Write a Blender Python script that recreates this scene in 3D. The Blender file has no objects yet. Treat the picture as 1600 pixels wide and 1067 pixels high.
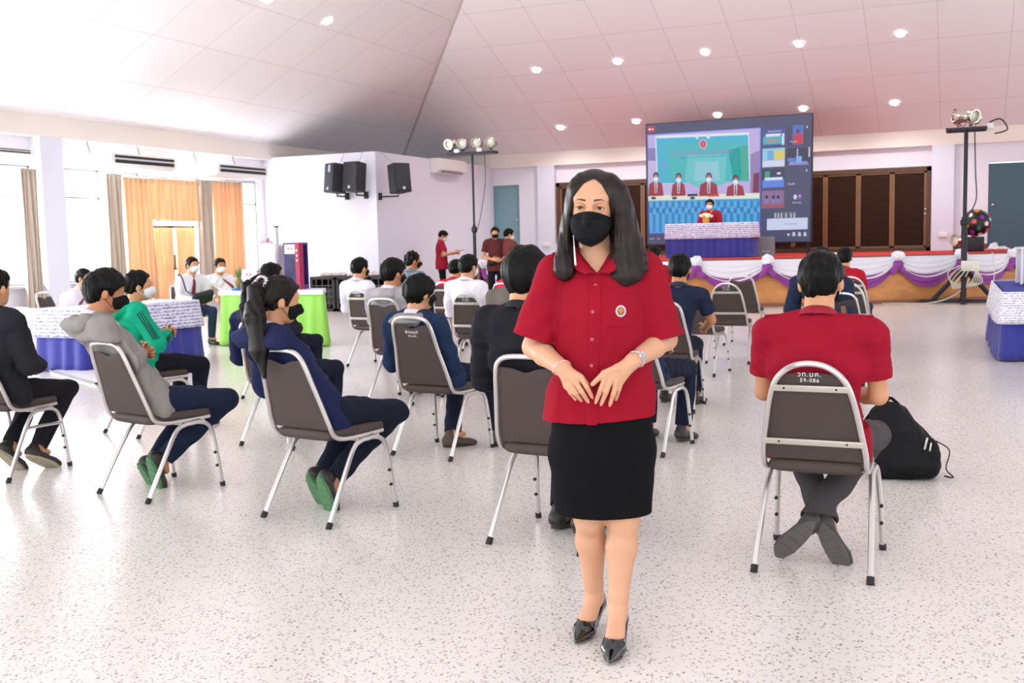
import bpy, math, random
import numpy as np
from mathutils import Vector, Matrix
PI = math.pi
C = bpy.context.scene.collection
SC = bpy.context.scene
rnd = random.Random(7)

# ---------------------------------------------------------------- camera
CAM_H = 1.42
FPX = 1650.0
yaw, pit, rol = [math.radians(v) for v in (23.2, 5.42, -1.3)]
fw = np.array([-math.sin(yaw)*math.cos(pit), math.cos(yaw)*math.cos(pit), -math.sin(pit)])
r0 = np.array([math.cos(yaw), math.sin(yaw), 0.0]); u0 = np.cross(r0, fw)
rt = r0*math.cos(rol)+u0*math.sin(rol); up = -r0*math.sin(rol)+u0*math.cos(rol)
CP = np.array([0, 0, CAM_H])
cam = bpy.data.cameras.new('camera'); co = bpy.data.objects.new('camera', cam); C.objects.link(co)
co.matrix_world = Matrix(((rt[0], up[0], -fw[0], 0), (rt[1], up[1], -fw[1], 0), (rt[2], up[2], -fw[2], CAM_H), (0, 0, 0, 1)))
cam.sensor_width = 36; cam.lens = 36*FPX/1600; cam.clip_end = 200
cam.dof.use_dof = True; cam.dof.focus_distance = 3.9; cam.dof.aperture_fstop = 8.0
SC.camera = co

def ray(x, y): return rt*(x-800)/FPX-up*(y-533.5)/FPX+fw
def plane(x, y, a, v):
    d = ray(x, y); return CP+d*((v-CP[a])/d[a])
def floor_at(x, y, z=0.0): return plane(x, y, 2, z)

# ---------------------------------------------------------------- world, light, exposure
w = bpy.data.worlds.new('sky'); SC.world = w; w.use_nodes = True
bg = w.node_tree.nodes['Background']; bg.inputs[0].default_value = (0.93, 0.965, 1, 1); bg.inputs[1].default_value = 1.75
def area(name, loc, rot, sx, sy, power, col=(1, 1, 1)):
    l = bpy.data.lights.new(name, 'AREA'); l.shape = 'RECTANGLE'; l.size = sx; l.size_y = sy; l.energy = power; l.color = col
    o = bpy.data.objects.new(name, l); C.objects.link(o); o.location = loc; o.rotation_euler = rot; return o
# daylight entering through the row of windows in the left wall
area('window_daylight', (-16.0, 9.0, 1.75), (0, math.radians(-104), 0), 2.4, 22.0, 1700, (0.95, 0.975, 1))
SC.view_settings.view_transform = 'Standard'; SC.view_settings.look = 'None'
SC.view_settings.gamma = 1; SC.view_settings.use_curve_mapping = False
SC.view_settings.exposure = 0.87
SC.cycles.use_denoising = True
SC.cycles.max_bounces = 7; SC.cycles.diffuse_bounces = 4; SC.cycles.glossy_bounces = 3; SC.cycles.transmission_bounces = 4
SC.cycles.transparent_max_bounces = 8; SC.cycles.sample_clamp_indirect = 8
SC.cycles.caustics_reflective = False; SC.cycles.caustics_refractive = False

# ---------------------------------------------------------------- naming
def tag(o, label=None, cat=None, group=None, kind=None):
    if label: o['label'] = label
    if cat: o['category'] = cat
    if group: o['group'] = group
    if kind: o['kind'] = kind
    return o
def empty(name, loc=(0, 0, 0), rz=0.0, label=None, cat=None, group=None):
    o = bpy.data.objects.new(name, None); C.objects.link(o); o.empty_display_size = .1
    o.location = loc; o.rotation_euler = (0, 0, rz); return tag(o, label, cat, group)
def copy_tree(o, parent=None):
    c = o.copy(); C.objects.link(c); c.parent = parent
    for ch in list(o.children): copy_tree(ch, c)
    return c

# ---------------------------------------------------------------- materials
def lin(c):
    if isinstance(c, str):
        c = c.lstrip('#'); c = [int(c[i:i+2], 16)/255 for i in (0, 2, 4)]
        return tuple(v/12.92 if v <= .04045 else ((v+.055)/1.055)**2.4 for v in c)
    return tuple(c[:3])
MATS = {}
def mat(name, col, rough=.6, metal=0, bump=None, var=None, emit=None, spec=None, coat=0, alpha=None, sheen=0, sss=0):
    """bump=(scale, strength, stretch xyz) ; var=(scale, amount)"""
    if name in MATS: return MATS[name]
    m = bpy.data.materials.new(name); m.use_nodes = True; nt = m.node_tree; p = nt.nodes['Principled BSDF']
    c = (*lin(col), 1)
    p.inputs['Base Color'].default_value = c; p.inputs['Roughness'].default_value = rough; p.inputs['Metallic'].default_value = metal
    if spec is not None: p.inputs['Specular IOR Level'].default_value = spec
    if coat: p.inputs['Coat Weight'].default_value = coat; p.inputs['Coat Roughness'].default_value = .08
    if sheen: p.inputs['Sheen Weight'].default_value = sheen; p.inputs['Sheen Roughness'].default_value = .5
    if sss: p.inputs['Subsurface Weight'].default_value = sss; p.inputs['Subsurface Radius'].default_value = (.012, .005, .003); p.inputs['Subsurface Scale'].default_value = 1
    if alpha is not None: p.inputs['Alpha'].default_value = alpha
    if emit: p.inputs['Emission Color'].default_value = c; p.inputs['Emission Strength'].default_value = emit
    if bump or var:
        tc = nt.nodes.new('ShaderNodeTexCoord')
        def noise(scale, st=(1, 1, 1), det=3):
            mp = nt.nodes.new('ShaderNodeMapping'); mp.inputs['Scale'].default_value = st
            n = nt.nodes.new('ShaderNodeTexNoise'); n.inputs['Scale'].default_value = scale; n.inputs['Detail'].default_value = det
            nt.links.new(tc.outputs['Object'], mp.inputs[0]); nt.links.new(mp.outputs[0], n.inputs['Vector']); return n
        if bump:
            n = noise(bump[0], bump[2] if len(bump) > 2 else (1, 1, 1)); b = nt.nodes.new('ShaderNodeBump')
            b.inputs['Strength'].default_value = bump[1]; b.inputs['Distance'].default_value = bump[3] if len(bump) > 3 else .004
            nt.links.new(n.outputs[0], b.inputs['Height']); nt.links.new(b.outputs[0], p.inputs['Normal'])
        if var:
            n = noise(var[0], var[2] if len(var) > 2 else (1, 1, 1)); r = nt.nodes.new('ShaderNodeValToRGB')
            a = var[1]; r.color_ramp.elements[0].position = .3; r.color_ramp.elements[1].position = .7
            r.color_ramp.elements[0].color = tuple(v*(1-a) for v in c[:3])+(1,); r.color_ramp.elements[1].color = tuple(min(1, v*(1+a)) for v in c[:3])+(1,)
            nt.links.new(n.outputs[0], r.inputs[0]); nt.links.new(r.outputs[0], p.inputs['Base Color'])
    MATS[name] = m; return m

# ---------------------------------------------------------------- mesh builders
def raw_mesh(name, V, F, mats, parent=None, idx=None, smooth=True, sharp=None):
    V = np.asarray(V, np.float32).reshape(-1, 3)
    me = bpy.data.meshes.new(name); me.vertices.add(len(V)); me.vertices.foreach_set('co', V.ravel())
    if isinstance(F, np.ndarray): n = F.shape[1]; tot = np.full(len(F), n, np.int32); flat = F.ravel().astype(np.int32)
    else:
        tot = np.array([len(f) for f in F], np.int32); flat = np.array([i for f in F for i in f], np.int32)
    me.loops.add(len(flat)); me.loops.foreach_set('vertex_index', flat)
    me.polygons.add(len(tot)); me.polygons.foreach_set('loop_start', np.concatenate(([0], np.cumsum(tot)[:-1])).astype(np.int32))
    me.polygons.foreach_set('use_smooth', np.full(len(tot), smooth, bool))
    for m in (mats if isinstance(mats, (list, tuple)) else [mats]): me.materials.append(m)
    if idx is not None: me.polygons.foreach_set('material_index', np.asarray(idx, np.int32))
    me.update(calc_edges=True); me.validate()
    if sharp: me.set_sharp_from_angle(angle=math.radians(sharp))
    o = bpy.data.objects.new(name, me); C.objects.link(o); o.parent = parent
    return o

def rotm(rx=0, ry=0, rz=0):
    return np.array(Matrix.Rotation(math.radians(rz), 3, 'Z')@Matrix.Rotation(math.radians(ry), 3, 'Y')@Matrix.Rotation(math.radians(rx), 3, 'X'))
def smooth_path(pts, n=6, closed=False):
    P = [np.asarray(p, float) for p in pts]; out = []; N = len(P)
    rng = range(N if closed else N-1)
    for i in rng:
        g = lambda j: P[j % N] if closed else P[max(0, min(N-1, j))]
        a, b, c, d = g(i-1), g(i), g(i+1), g(i+2)
        for k in range(n):
            t = k/n; out.append(.5*((2*b)+(-a+c)*t+(2*a-5*b+4*c-d)*t*t+(-a+3*b-3*c+d)*t**3))
    if not closed: out.append(P[-1])
    return out
class MB:
    def __init__(s): s.V = []; s.F = []; s.I = []
    def add(s, V, F, mi=0):
        b = len(s.V); s.V += [tuple(map(float, v)) for v in V]; s.F += [tuple(b+i for i in f) for f in F]; s.I += [mi]*len(F); return s
    def box(s, c, sz, R=None, mi=0, taper=1.0):
        x, y, z = [v/2 for v in sz]
        V = np.array([(sx*x*(taper if sz_ > 0 else 1), sy*y*(taper if sz_ > 0 else 1), sz_*z) for sz_ in (-1, 1) for sx, sy in ((-1, -1), (1, -1), (1, 1), (-1, 1))])
        if R is not None: V = V@np.asarray(R).T
        return s.add(V+np.asarray(c), [(0, 3, 2, 1), (4, 5, 6, 7), (0, 1, 5, 4), (1, 2, 6, 5), (2, 3, 7, 6), (3, 0, 4, 7)], mi)
    def rbox(s, c, sz, r=.01, R=None, mi=0):
        """box with chamfered vertical and horizontal edges"""
        x, y, z = [v/2 for v in sz]; r = min(r, x*.9, y*.9, z*.9); V = []; rings = []
        def ring(ix, zz):
            X, Y = x-ix, y-ix; b = len(V)
            for cx, cy, a0 in ((X-r, Y-r, 0), (-X+r, Y-r, 90), (-X+r, -Y+r, 180), (X-r, -Y+r, 270)):
                for a in (0, 45, 90):
                    t = math.radians(a0+a); V.append((cx+r*math.cos(t), cy+r*math.sin(t), zz))
            rings.append(b)
        ring(r*.6, -z); ring(r*.15, -z+r*.45); ring(0, -z+r); ring(0, z-r); ring(r*.15, z-r*.45); ring(r*.6, z)
        F = []
        for a, b in zip(rings, rings[1:]):
            for i in range(12): j = (i+1) % 12; F.append((a+i, a+j, b+j, b+i))
        F.append(tuple(range(11, -1, -1))); F.append(tuple(rings[-1]+i for i in range(12)))
        V = np.array(V)
        if R is not None: V = V@np.asarray(R).T
        return s.add(V+np.asarray(c), F, mi)
    def tube(s, pts, r, seg=8, closed=False, mi=0, caps=True, flat=None):
        P = [np.asarray(p, float) for p in pts]; n = len(P); rr = r if hasattr(r, '__len__') else [r]*n
        V = []; nrm = None
        for i in range(n):
            a = P[(i-1) % n] if (closed or i) else P[0]; b = P[(i+1) % n] if (closed or i < n-1) else P[-1]
            t = b-a; t = t/(np.linalg.norm(t)+1e-12)
            if nrm is None:
                ref = np.array([0, 0, 1.]) if abs(t[2]) < .9 else np.array([1., 0, 0]); nrm = np.cross(t, ref)
            nrm = nrm-t*(nrm@t); nrm /= np.linalg.norm(nrm)+1e-12; bn = np.cross(t, nrm)
            for k in range(seg):
                an = 2*PI*k/seg; f = 1.0 if flat is None else flat
                V.append(P[i]+rr[i]*(nrm*math.cos(an)+bn*math.sin(an)*f))
        F = []
        for i in range(n if closed else n-1):
            j = (i+1) % n
            for k in range(seg): l = (k+1) % seg; F.append((i*seg+k, i*seg+l, j*seg+l, j*seg+k))
        if not closed and caps: F.append(tuple(range(seg-1, -1, -1))); F.append(tuple((n-1)*seg+k for k in range(seg)))
        return s.add(V, F, mi)
    def lathe(s, prof, c=(0, 0, 0), seg=24, R=None, mi=0, caps=True):
        V = []; n = len(prof)
        for r, z in prof:
            for k in range(seg): a = 2*PI*k/seg; V.append((r*math.cos(a), r*math.sin(a), z))
        F = [(i*seg+k, i*seg+(k+1) % seg, (i+1)*seg+(k+1) % seg, (i+1)*seg+k) for i in range(n-1) for k in range(seg)]
        if caps: F.append(tuple(range(seg-1, -1, -1))); F.append(tuple((n-1)*seg+k for k in range(seg)))
        V = np.array(V)
        if R is not None: V = V@np.asarray(R).T
        return s.add(V+np.asarray(c), F, mi)
    def prism(s, poly, axis, a, b, mi=0):
        """poly: 2-D outline; axis 0/1/2 = extrusion axis from a to b"""
        n = len(poly); V = []
        for v in (a, b):
            for p, q in poly: V.append({0: (v, p, q), 1: (p, v, q), 2: (p, q, v)}[axis])
        F = [tuple(range(n-1, -1, -1)), tuple(range(n, 2*n))]+[(i, (i+1) % n, n+(i+1) % n, n+i) for i in range(n)]
        return s.add(V, F, mi)
    def sheet(s, fn, nu, nv, th=0.0, mi=0, closed_u=False):
        """fn(u,v)->xyz ; optional thickness along the normal"""
        G = np.array([[fn(i/nu, j/nv) for j in range(nv+1)] for i in range(nu+1 if not closed_u else nu)], float)
        n0 = G.shape[0]; m = nv+1
        def faces(off, flip):
            o = []
            for i in range(nu if closed_u else n0-1):
                for j in range(nv):
                    a, b = i, (i+1) % n0; f = (off+a*m+j, off+b*m+j, off+b*m+j+1, off+a*m+j+1); o.append(f[::-1] if flip else f)
            return o
        if th <= 0: return s.add(G.reshape(-1, 3), faces(0, False), mi)
        du = np.gradient(G, axis=0); dv = np.gradient(G, axis=1); N = np.cross(du, dv); N /= np.linalg.norm(N, axis=2, keepdims=True)+1e-12
        V = np.concatenate((G.reshape(-1, 3), (G-N*th).reshape(-1, 3))); F = faces(0, False)+faces(n0*m, True); K = n0*m
        ed = [[(i*m, (i+1) % n0*m) for i in range(nu if closed_u else n0-1)], [((i+1) % n0*m+nv, i*m+nv) for i in range(nu if closed_u else n0-1)]]
        if not closed_u: ed += [[(j+1, j) for j in range(nv)], [((n0-1)*m+j, (n0-1)*m+j+1) for j in range(nv)]]
        for e in ed:
            for a, b in e: F.append((b, a, a+K, b+K))
        return s.add(V, F, mi)
    def build(s, name, mats, parent=None, smooth=True, sharp=35):
        return raw_mesh(name, s.V, s.F, mats, parent, s.I, smooth, sharp)

FONT_CACHE = {}
def text_mb(mb, txt, loc, R, size, depth=.001, mi=0, align='CENTER', spacing=1.0):
    """lettering as real raised geometry; R columns = text right, text up, text normal"""
    cu = bpy.data.curves.new('t', 'FONT'); cu.body = txt; cu.size = size; cu.align_x = align; cu.align_y = 'CENTER'; cu.extrude = depth; cu.resolution_u = 2; cu.space_character = spacing
    o = bpy.data.objects.new('t', cu); C.objects.link(o); dg = bpy.context.evaluated_depsgraph_get(); me = bpy.data.meshes.new_from_object(o.evaluated_get(dg))
    V = np.array([v.co[:] for v in me.vertices]); F = [tuple(p.vertices) for p in me.polygons]
    bpy.data.objects.remove(o); bpy.data.curves.remove(cu); bpy.data.meshes.remove(me)
    if len(V): mb.add(V@np.asarray(R).T+np.asarray(loc), F, mi)
    return mb

# ---------------------------------------------------------------- implicit surfaces
class SDF:
    def __init__(s, lo, hi, h):
        s.h = h; s.lo = np.array(lo, float)-2*h; s.n = (np.ceil((np.array(hi, float)+2*h-s.lo)/h)).astype(int)+1
        s.D = np.full(s.n, .5, np.float32)
        s.ax = [(s.lo[i]+h*np.arange(s.n[i])).astype(np.float32) for i in range(3)]
    def sub(s, lo, hi, pad):
        sl = []
        for i in range(3):
            a = int(np.floor((lo[i]-pad-s.lo[i])/s.h)); b = int(np.ceil((hi[i]+pad-s.lo[i])/s.h))+1
            a = max(0, a); b = min(s.n[i], b)
            if a >= b: return None
            sl.append(slice(a, b))
        return tuple(sl)
    def xyz(s, sl):
        return s.ax[0][sl[0]][:, None, None], s.ax[1][sl[1]][None, :, None], s.ax[2][sl[2]][None, None, :]
    def add(s, prim, k=0.0, op='u', grow=0.0):
        fn, lo, hi = prim; sl = s.sub(lo, hi, max(k, 3*s.h)+grow)
        if sl is None: return s
        d = (fn(*s.xyz(sl))-grow).astype(np.float32); a = s.D[sl]
        if op == 'u':
            if k: t = np.clip(.5+.5*(a-d)/k, 0, 1); s.D[sl] = a*(1-t)+d*t-k*t*(1-t)
            else: s.D[sl] = np.minimum(a, d)
        elif op == 'c':
            if k: t = np.clip(.5-.5*(a+d)/k, 0, 1); s.D[sl] = a*(1-t)-d*t+k*t*(1-t)
            else: s.D[sl] = np.maximum(a, -d)
        return s
    def full(s): return s.xyz((slice(None),)*3)
    def cutfn(s, f):                   # keep where f<0
        s.D = np.maximum(s.D, np.broadcast_to(f(*s.full()), s.D.shape).astype(np.float32)); return s
    def warp(s, f): s.D = s.D+np.broadcast_to(f(*s.full()), s.D.shape).astype(np.float32); return s
    def mesh(s):
        D = s.D; D[0], D[-1] = .5, .5; D[:, 0], D[:, -1] = .5, .5; D[:, :, 0], D[:, :, -1] = .5, .5
        S = D < 0
        c = [S[i:S.shape[0]-1+i, j:S.shape[1]-1+j, k:S.shape[2]-1+k] for i in (0, 1) for j in (0, 1) for k in (0, 1)]
        al = c[0].copy(); an = c[0].copy()
        for q in c[1:]: al &= q; an |= q
        m = an & ~al; I = np.argwhere(m); N = len(I)
        idx = np.full(m.shape, -1, np.int32); idx[m] = np.arange(N)
        vals = np.stack([D[I[:, 0]+i, I[:, 1]+j, I[:, 2]+k] for i in (0, 1) for j in (0, 1) for k in (0, 1)], 1)
        off = np.array([(i, j, k) for i in (0, 1) for j in (0, 1) for k in (0, 1)], np.float32)
        P = np.zeros((N, 3), np.float32); W = np.zeros(N, np.float32)
        for a in range(8):
            for b in range(a+1, 8):
                if bin(a ^ b).count('1') != 1: continue
                va, vb = vals[:, a], vals[:, b]; x = (va < 0) != (vb < 0)
                t = np.where(x, va/np.where(x, va-vb, 1), 0)
                P += np.where(x[:, None], off[a]+(off[b]-off[a])*t[:, None], 0); W += x
        V = (I+P/np.maximum(W, 1)[:, None])*s.h+s.lo
        Q = []
        for ax in range(3):
            A = np.moveaxis(S, ax, 0); M = np.moveaxis(idx, ax, 0)
            e = A[:-1, 1:-1, 1:-1] != A[1:, 1:-1, 1:-1]; J = np.argwhere(e)
            x, y, z = J[:, 0], J[:, 1]+1, J[:, 2]+1
            q = np.stack((M[x, y-1, z-1], M[x, y, z-1], M[x, y, z], M[x, y-1, z]), 1)
            ins = A[x, y, z]
            if ax == 1: ins = ~ins
            q = np.where(ins[:, None], q, q[:, ::-1]); Q.append(q)
        F = np.concatenate(Q); F = F[(F >= 0).all(1)]
        return V, F
    def build(s, name, mats, parent=None, idxfn=None):
        V, F = s.mesh()
        if len(F) == 0: raise ValueError('empty '+name)
        idx = idxfn(V[F].mean(1)) if idxfn else None
        return raw_mesh(name, V, F, mats, parent, idx)
A_ = lambda v: np.asarray(v, float)
def cap(a, b, ra, rb=None):
    a, b = A_(a), A_(b); rb = ra if rb is None else rb; ba = b-a; L = max(ba@ba, 1e-12); R = max(ra, rb)
    def fn(X, Y, Z):
        px, py, pz = X-a[0], Y-a[1], Z-a[2]; t = np.clip((px*ba[0]+py*ba[1]+pz*ba[2])/L, 0, 1)
        return np.sqrt((px-ba[0]*t)**2+(py-ba[1]*t)**2+(pz-ba[2]*t)**2)-(ra+(rb-ra)*t)
    return fn, np.minimum(a, b)-R, np.maximum(a, b)+R
def ecap(a, b, wa, wb, side=(1, 0, 0)):
    a, b, sd = A_(a), A_(b), A_(side); sd = sd/np.linalg.norm(sd); ba = b-a; L = max(ba@ba, 1e-12); R = max(*wa, *wb)
    def fn(X, Y, Z):
        px, py, pz = X-a[0], Y-a[1], Z-a[2]; t = np.clip((px*ba[0]+py*ba[1]+pz*ba[2])/L, 0, 1)
        qx, qy, qz = px-ba[0]*t, py-ba[1]*t, pz-ba[2]*t; s2 = (qx*sd[0]+qy*sd[1]+qz*sd[2])**2; q2 = qx*qx+qy*qy+qz*qz
        w = wa[0]+(wb[0]-wa[0])*t; d = wa[1]+(wb[1]-wa[1])*t; r = np.sqrt(s2/w**2+np.maximum(q2-s2, 0)/d**2)
        q = np.sqrt(q2); return np.where(r > .05, q*(1-1/np.maximum(r, .05)), -np.minimum(w, d))
    return fn, np.minimum(a, b)-R, np.maximum(a, b)+R
def ell(c, r, R=None):
    c, r = A_(c), A_(r); R = np.eye(3) if R is None else np.asarray(R); m = r.max()
    def fn(X, Y, Z):
        px, py, pz = X-c[0], Y-c[1], Z-c[2]
        l = [(px*R[0, i]+py*R[1, i]+pz*R[2, i]) for i in range(3)]
        k0 = np.sqrt(sum((l[i]/r[i])**2 for i in range(3))); k1 = np.sqrt(sum((l[i]/r[i]**2)**2 for i in range(3)))
        return k0*(k0-1)/np.maximum(k1, 1e-6)
    return fn, c-m, c+m
def bx(c, hs, rad=.005, R=None):
    c, hs = A_(c), A_(hs); R = np.eye(3) if R is None else np.asarray(R); m = np.linalg.norm(hs)
    def fn(X, Y, Z):
        px, py, pz = X-c[0], Y-c[1], Z-c[2]
        q = [np.abs(px*R[0, i]+py*R[1, i]+pz*R[2, i])-hs[i]+rad for i in range(3)]
        return np.sqrt(sum(np.maximum(v, 0)**2 for v in q))+np.minimum(np.maximum(np.maximum(q[0], q[1]), q[2]), 0)-rad
    return fn, c-m, c+m
def folds(amp, freq, seed, zs=1.0):
    r = np.random.RandomState(seed); K = [(r.randn(3)*freq*np.array([1, 1, zs]), r.rand()*6.28) for _ in range(5)]
    def f(X, Y, Z):
        o = 0
        for k, p in K: o = o+np.sin(k[0]*X+k[1]*Y+k[2]*Z+p)
        return amp*o/2.2
    return f
def unit(v): v = A_(v); return v/(np.linalg.norm(v)+1e-12)
# ================================================================ people
SKIN = mat('skin', '#cf966e', .55, sss=.0, var=(9, .06)); SKIN_TAN = mat('skin_tan', '#bd7f58', .55, var=(9, .06)); SKIN_F = mat('skin_fair', '#cf9c7b', .5, sss=.08)
HAIR = mat('black_hair', '#070605', .48, spec=.16, bump=(160, .6, (1, 1, .12), .003)); HAIR_B = mat('brown_black_hair', '#120a08', .45, spec=.2, bump=(160, .7, (1, 1, .1), .003))
EYEW = mat('eye_white', '#e9e2de', .25); IRIS = mat('dark_iris', '#1d120d', .12)
MASKB = mat('black_mask', '#17181a', .85, spec=.15, bump=(400, .3)); MASKW = mat('white_mask', '#e8eef2', .8)
SHOE = mat('black_shoe_leather', '#2b2725', .5, bump=(80, .2)); SOLE_D = mat('dark_rubber_sole', '#3c3934', .8, bump=(60, .6)); SOLE_G = mat('green_rubber_sole', '#54805a', .7, bump=(90, .5))
SOLE_W = mat('pale_rubber_sole', '#a79c86', .7)
WHITE_CLOTH = mat('white_shirt_cotton', '#e9e6ee', .8, bump=(30, .25, (1, 1, .6), .01), sheen=.1)

def hand_prims(wr, d, back, thumb, s=1.0, curl=.5, spread=.0):
    """wr wrist, d finger direction, back = back-of-hand normal, thumb = side towards the thumb"""
    wr, d, back = A_(wr), unit(d), unit(back); th = unit(thumb-d*(A_(thumb)@d)); back = unit(np.cross(th, d)*np.sign(np.cross(th, d)@back or 1))
    P = []; kn = wr+d*.085*s
    P.append((ecap(wr, wr+d*.045*s, (.026*s, .019*s), (.036*s, .015*s), th), .01)); P.append((ecap(wr+d*.045*s, kn, (.036*s, .015*s), (.038*s, .012*s), th), .008))
    L = (.072, .080, .074, .058)
    for i in range(4):
        o = (1.5-i)*.0205*s; a = kn+th*o-d*(.0, -.004, .0, .008)[i]*s; f = unit(d+th*(1.5-i)*spread); r = .0092*s
        for j, (fr, cu) in enumerate(((.45, .5), (.3, 1.2), (.25, 1.7))):
            ang = curl*cu; dd = f*math.cos(ang)-back*math.sin(ang); b = a+dd*L[i]*s*fr; P.append((cap(a, b, r, r*.9), .003)); a = b; r *= .9
    a = wr+th*.03*s+d*.02*s; b = a+unit(th*.8+d*.8-back*.3)*.035*s; c = b+unit(d+th*.25-back*.35)*.03*s; e = c+unit(d-back*.3)*.022*s
    P += [(cap(wr+d*.015*s+th*.01*s, a, .015*s, .014*s), .01), (cap(a, b, .0135*s, .011*s), .006), (cap(b, c, .011*s, .0095*s), .003), (cap(c, e, .0095*s, .007*s), .003)]
    return P

def seated_pose(head=(0, -.18, 1.31), sw=.185, knees=None, feet=None, arms='lap', twist=0.0, hyaw=0, hpitch=0, toes=None, hs=1.0, hip=(0, -.075, .53)):
    J = {}; P = A_(hip); ht = A_(head); J['P'] = P
    Rh = rotm(hpitch, 0, hyaw); J['Rh'] = Rh; J['hs'] = hs; J['Hc'] = ht-Rh@np.array([0, -.005, .113])*hs
    J['N'] = J['Hc']+Rh@np.array([0, -.045, -.10])*hs+np.array([0, -.012, -.065]); N = J['N']
    J['C'] = P*.38+N*.62+np.array([0, -.035, 0]); J['W'] = P*.75+N*.25+np.array([0, -.03, 0])
    sd = rotm(0, 0, twist)@np.array([1., 0, 0]); J['sd'] = sd; fwd = np.array([-sd[1], sd[0], 0]); J['fwd'] = fwd
    for q, k in (('R', 1), ('L', -1)):
        J['S'+q] = N+sd*k*sw+np.array([0, .0, -.065])
        e, wv, hd = {'lap': ((.235, .055, -.325), (.09, .30, -.36), (-.8*k, .6, -.35)), 'cross': ((.25, .10, -.28), (.02, .27, -.22), (-1*k, .25, 0)),
                     'knee': ((.25, .10, -.27), (.15, .34, -.36), (-.2*k, 1, -.2)), 'down': ((.25, -.02, -.29), (.24, .14, -.45), (0, .7, -.7))}[arms]
        J['E'+q] = N+sd*k*e[0]+fwd*e[1]+np.array([0, 0, e[2]]); J['H'+q] = N+sd*k*wv[0]+fwd*wv[1]+np.array([0, 0, max(wv[2], .61-N[2])]); J['hd'+q] = sd*hd[0]+fwd*hd[1]+np.array([0, 0, hd[2]])
        J['hip'+q] = P+np.array([k*.085, .02, 0])
    kn = knees or ((.14, .36, .50), (-.14, .36, .50)); ft = feet or ((.13, .32, .095), (-.13, .32, .095)); tv = toes or ((.15, 1, -.15), (-.15, 1, -.15))
    J['KR'], J['KL'] = A_(kn[0]), A_(kn[1]); J['AR'], J['AL'] = A_(ft[0]), A_(ft[1]); J['tR'], J['tL'] = unit(tv[0]), unit(tv[1])
    J['seated'] = True; return J

def standing_pose(h=1.70, sw=.19, arms=None, hyaw=0, hpitch=0, hs=1.0, feet=None, lean=0):
    J = {}; s = h/1.70; J['P'] = A_((0, 0, .92*s)); J['Rh'] = rotm(hpitch, 0, hyaw); J['hs'] = hs
    J['N'] = A_((0, -.02+lean, 1.435*s)); J['Hc'] = A_((0, .01+lean*1.2-math.sin(math.radians(hpitch))*.07, 1.575*s)); J['C'] = A_((0, -.01+lean*.7, 1.24*s)); J['W'] = A_((0, 0, 1.06*s))
    J['sd'] = A_((1, 0, 0)); J['fwd'] = A_((0, 1, 0))
    arms = arms or {}
    for q, k in (('R', 1), ('L', -1)):
        J['S'+q] = J['N']+A_((k*sw, 0, -.07)); J['hip'+q] = J['P']+A_((k*.09, 0, -.02)); f = (feet or ((.11, -.02, .09), (-.11, -.02, .09)))[0 if k > 0 else 1]
        J['A'+q] = A_(f); J['K'+q] = (J['hip'+q]+J['A'+q])/2+A_((0, .03, .01)); J['t'+q] = unit((k*.2, 1, -.12))
        J['E'+q] = A_(arms.get('E'+q, (k*.25, -.02, 1.12*s))); J['H'+q] = A_(arms.get('H'+q, (k*.26, .06, .88*s))); J['hd'+q] = A_(arms.get('hd'+q, (0, .2, -1)))
    J['seated'] = False; return J

def torso(J, e, wide=1.0, bust=0):
    """torso primitives inflated by e"""
    P, W, Cc, N, sd = J['P'], J['W'], J['C'], J['N'], J['sd']; w = wide; up_ = A_((0, 0, 1))
    L = [(ecap(P, W, (.165*w+e, .125+e), (.145*w+e, .108+e), sd), .03), (ecap(W, Cc, (.145*w+e, .108+e), (.162*w+e, .115+e), sd), .04),
         (ecap(Cc, N-up_*.09, (.162*w+e, .115+e), (.15*w+e, .085+e), sd), .04)]
    L += [(cap(N-up_*.10, J['S'+q]+J['sd']*(-.012 if q == 'R' else .012), .07+e, .054+e), .05) for q in 'RL']
    L += [(cap(N-up_*.015, J['S'+q]*.75+N*.25, .045+e*.5, .045+e*.7), .05) for q in 'RL']
    return L
def bounds(pts, pad=.18):
    A = np.array(pts); return A.min(0)-pad, A.max(0)+pad

def head_prims(J, female=False):
    H, R, s = J['Hc'], J['Rh'], J['hs']; T = lambda p: H+R@(A_(p)*s)
    L = [(ell(T((0, -.006, .012)), A_((.075, .093, .085))*s, R), 0), (ell(T((0, .028, -.045)), A_((.060, .062, .078))*s, R), .03),
         (ell(T((0, .048, -.104)), A_((.032, .032, .026))*s, R), .03), (cap(T((0, .088, -.028)), T((0, .103, -.058)), .008*s, .011*s), .012),
         (ell(T((0, .080, -.082)), A_((.024, .012, .011))*s, R), .012), (ell(T((0, .066, .012)), A_((.055, .022, .022))*s, R), .02)]
    for k in (1, -1):
        L += [(ell(T((k*.079, -.012, -.028)), A_((.011, .020, .032))*s, R@rotm(0, 0, k*-25)), .006)]
    L += [(cap(T((0, -.030, -.07)), J['N']+A_((0, .0, -.05)), (.050 if female else .058)*s, (.056 if female else .066)), .025)]
    return L

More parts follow.
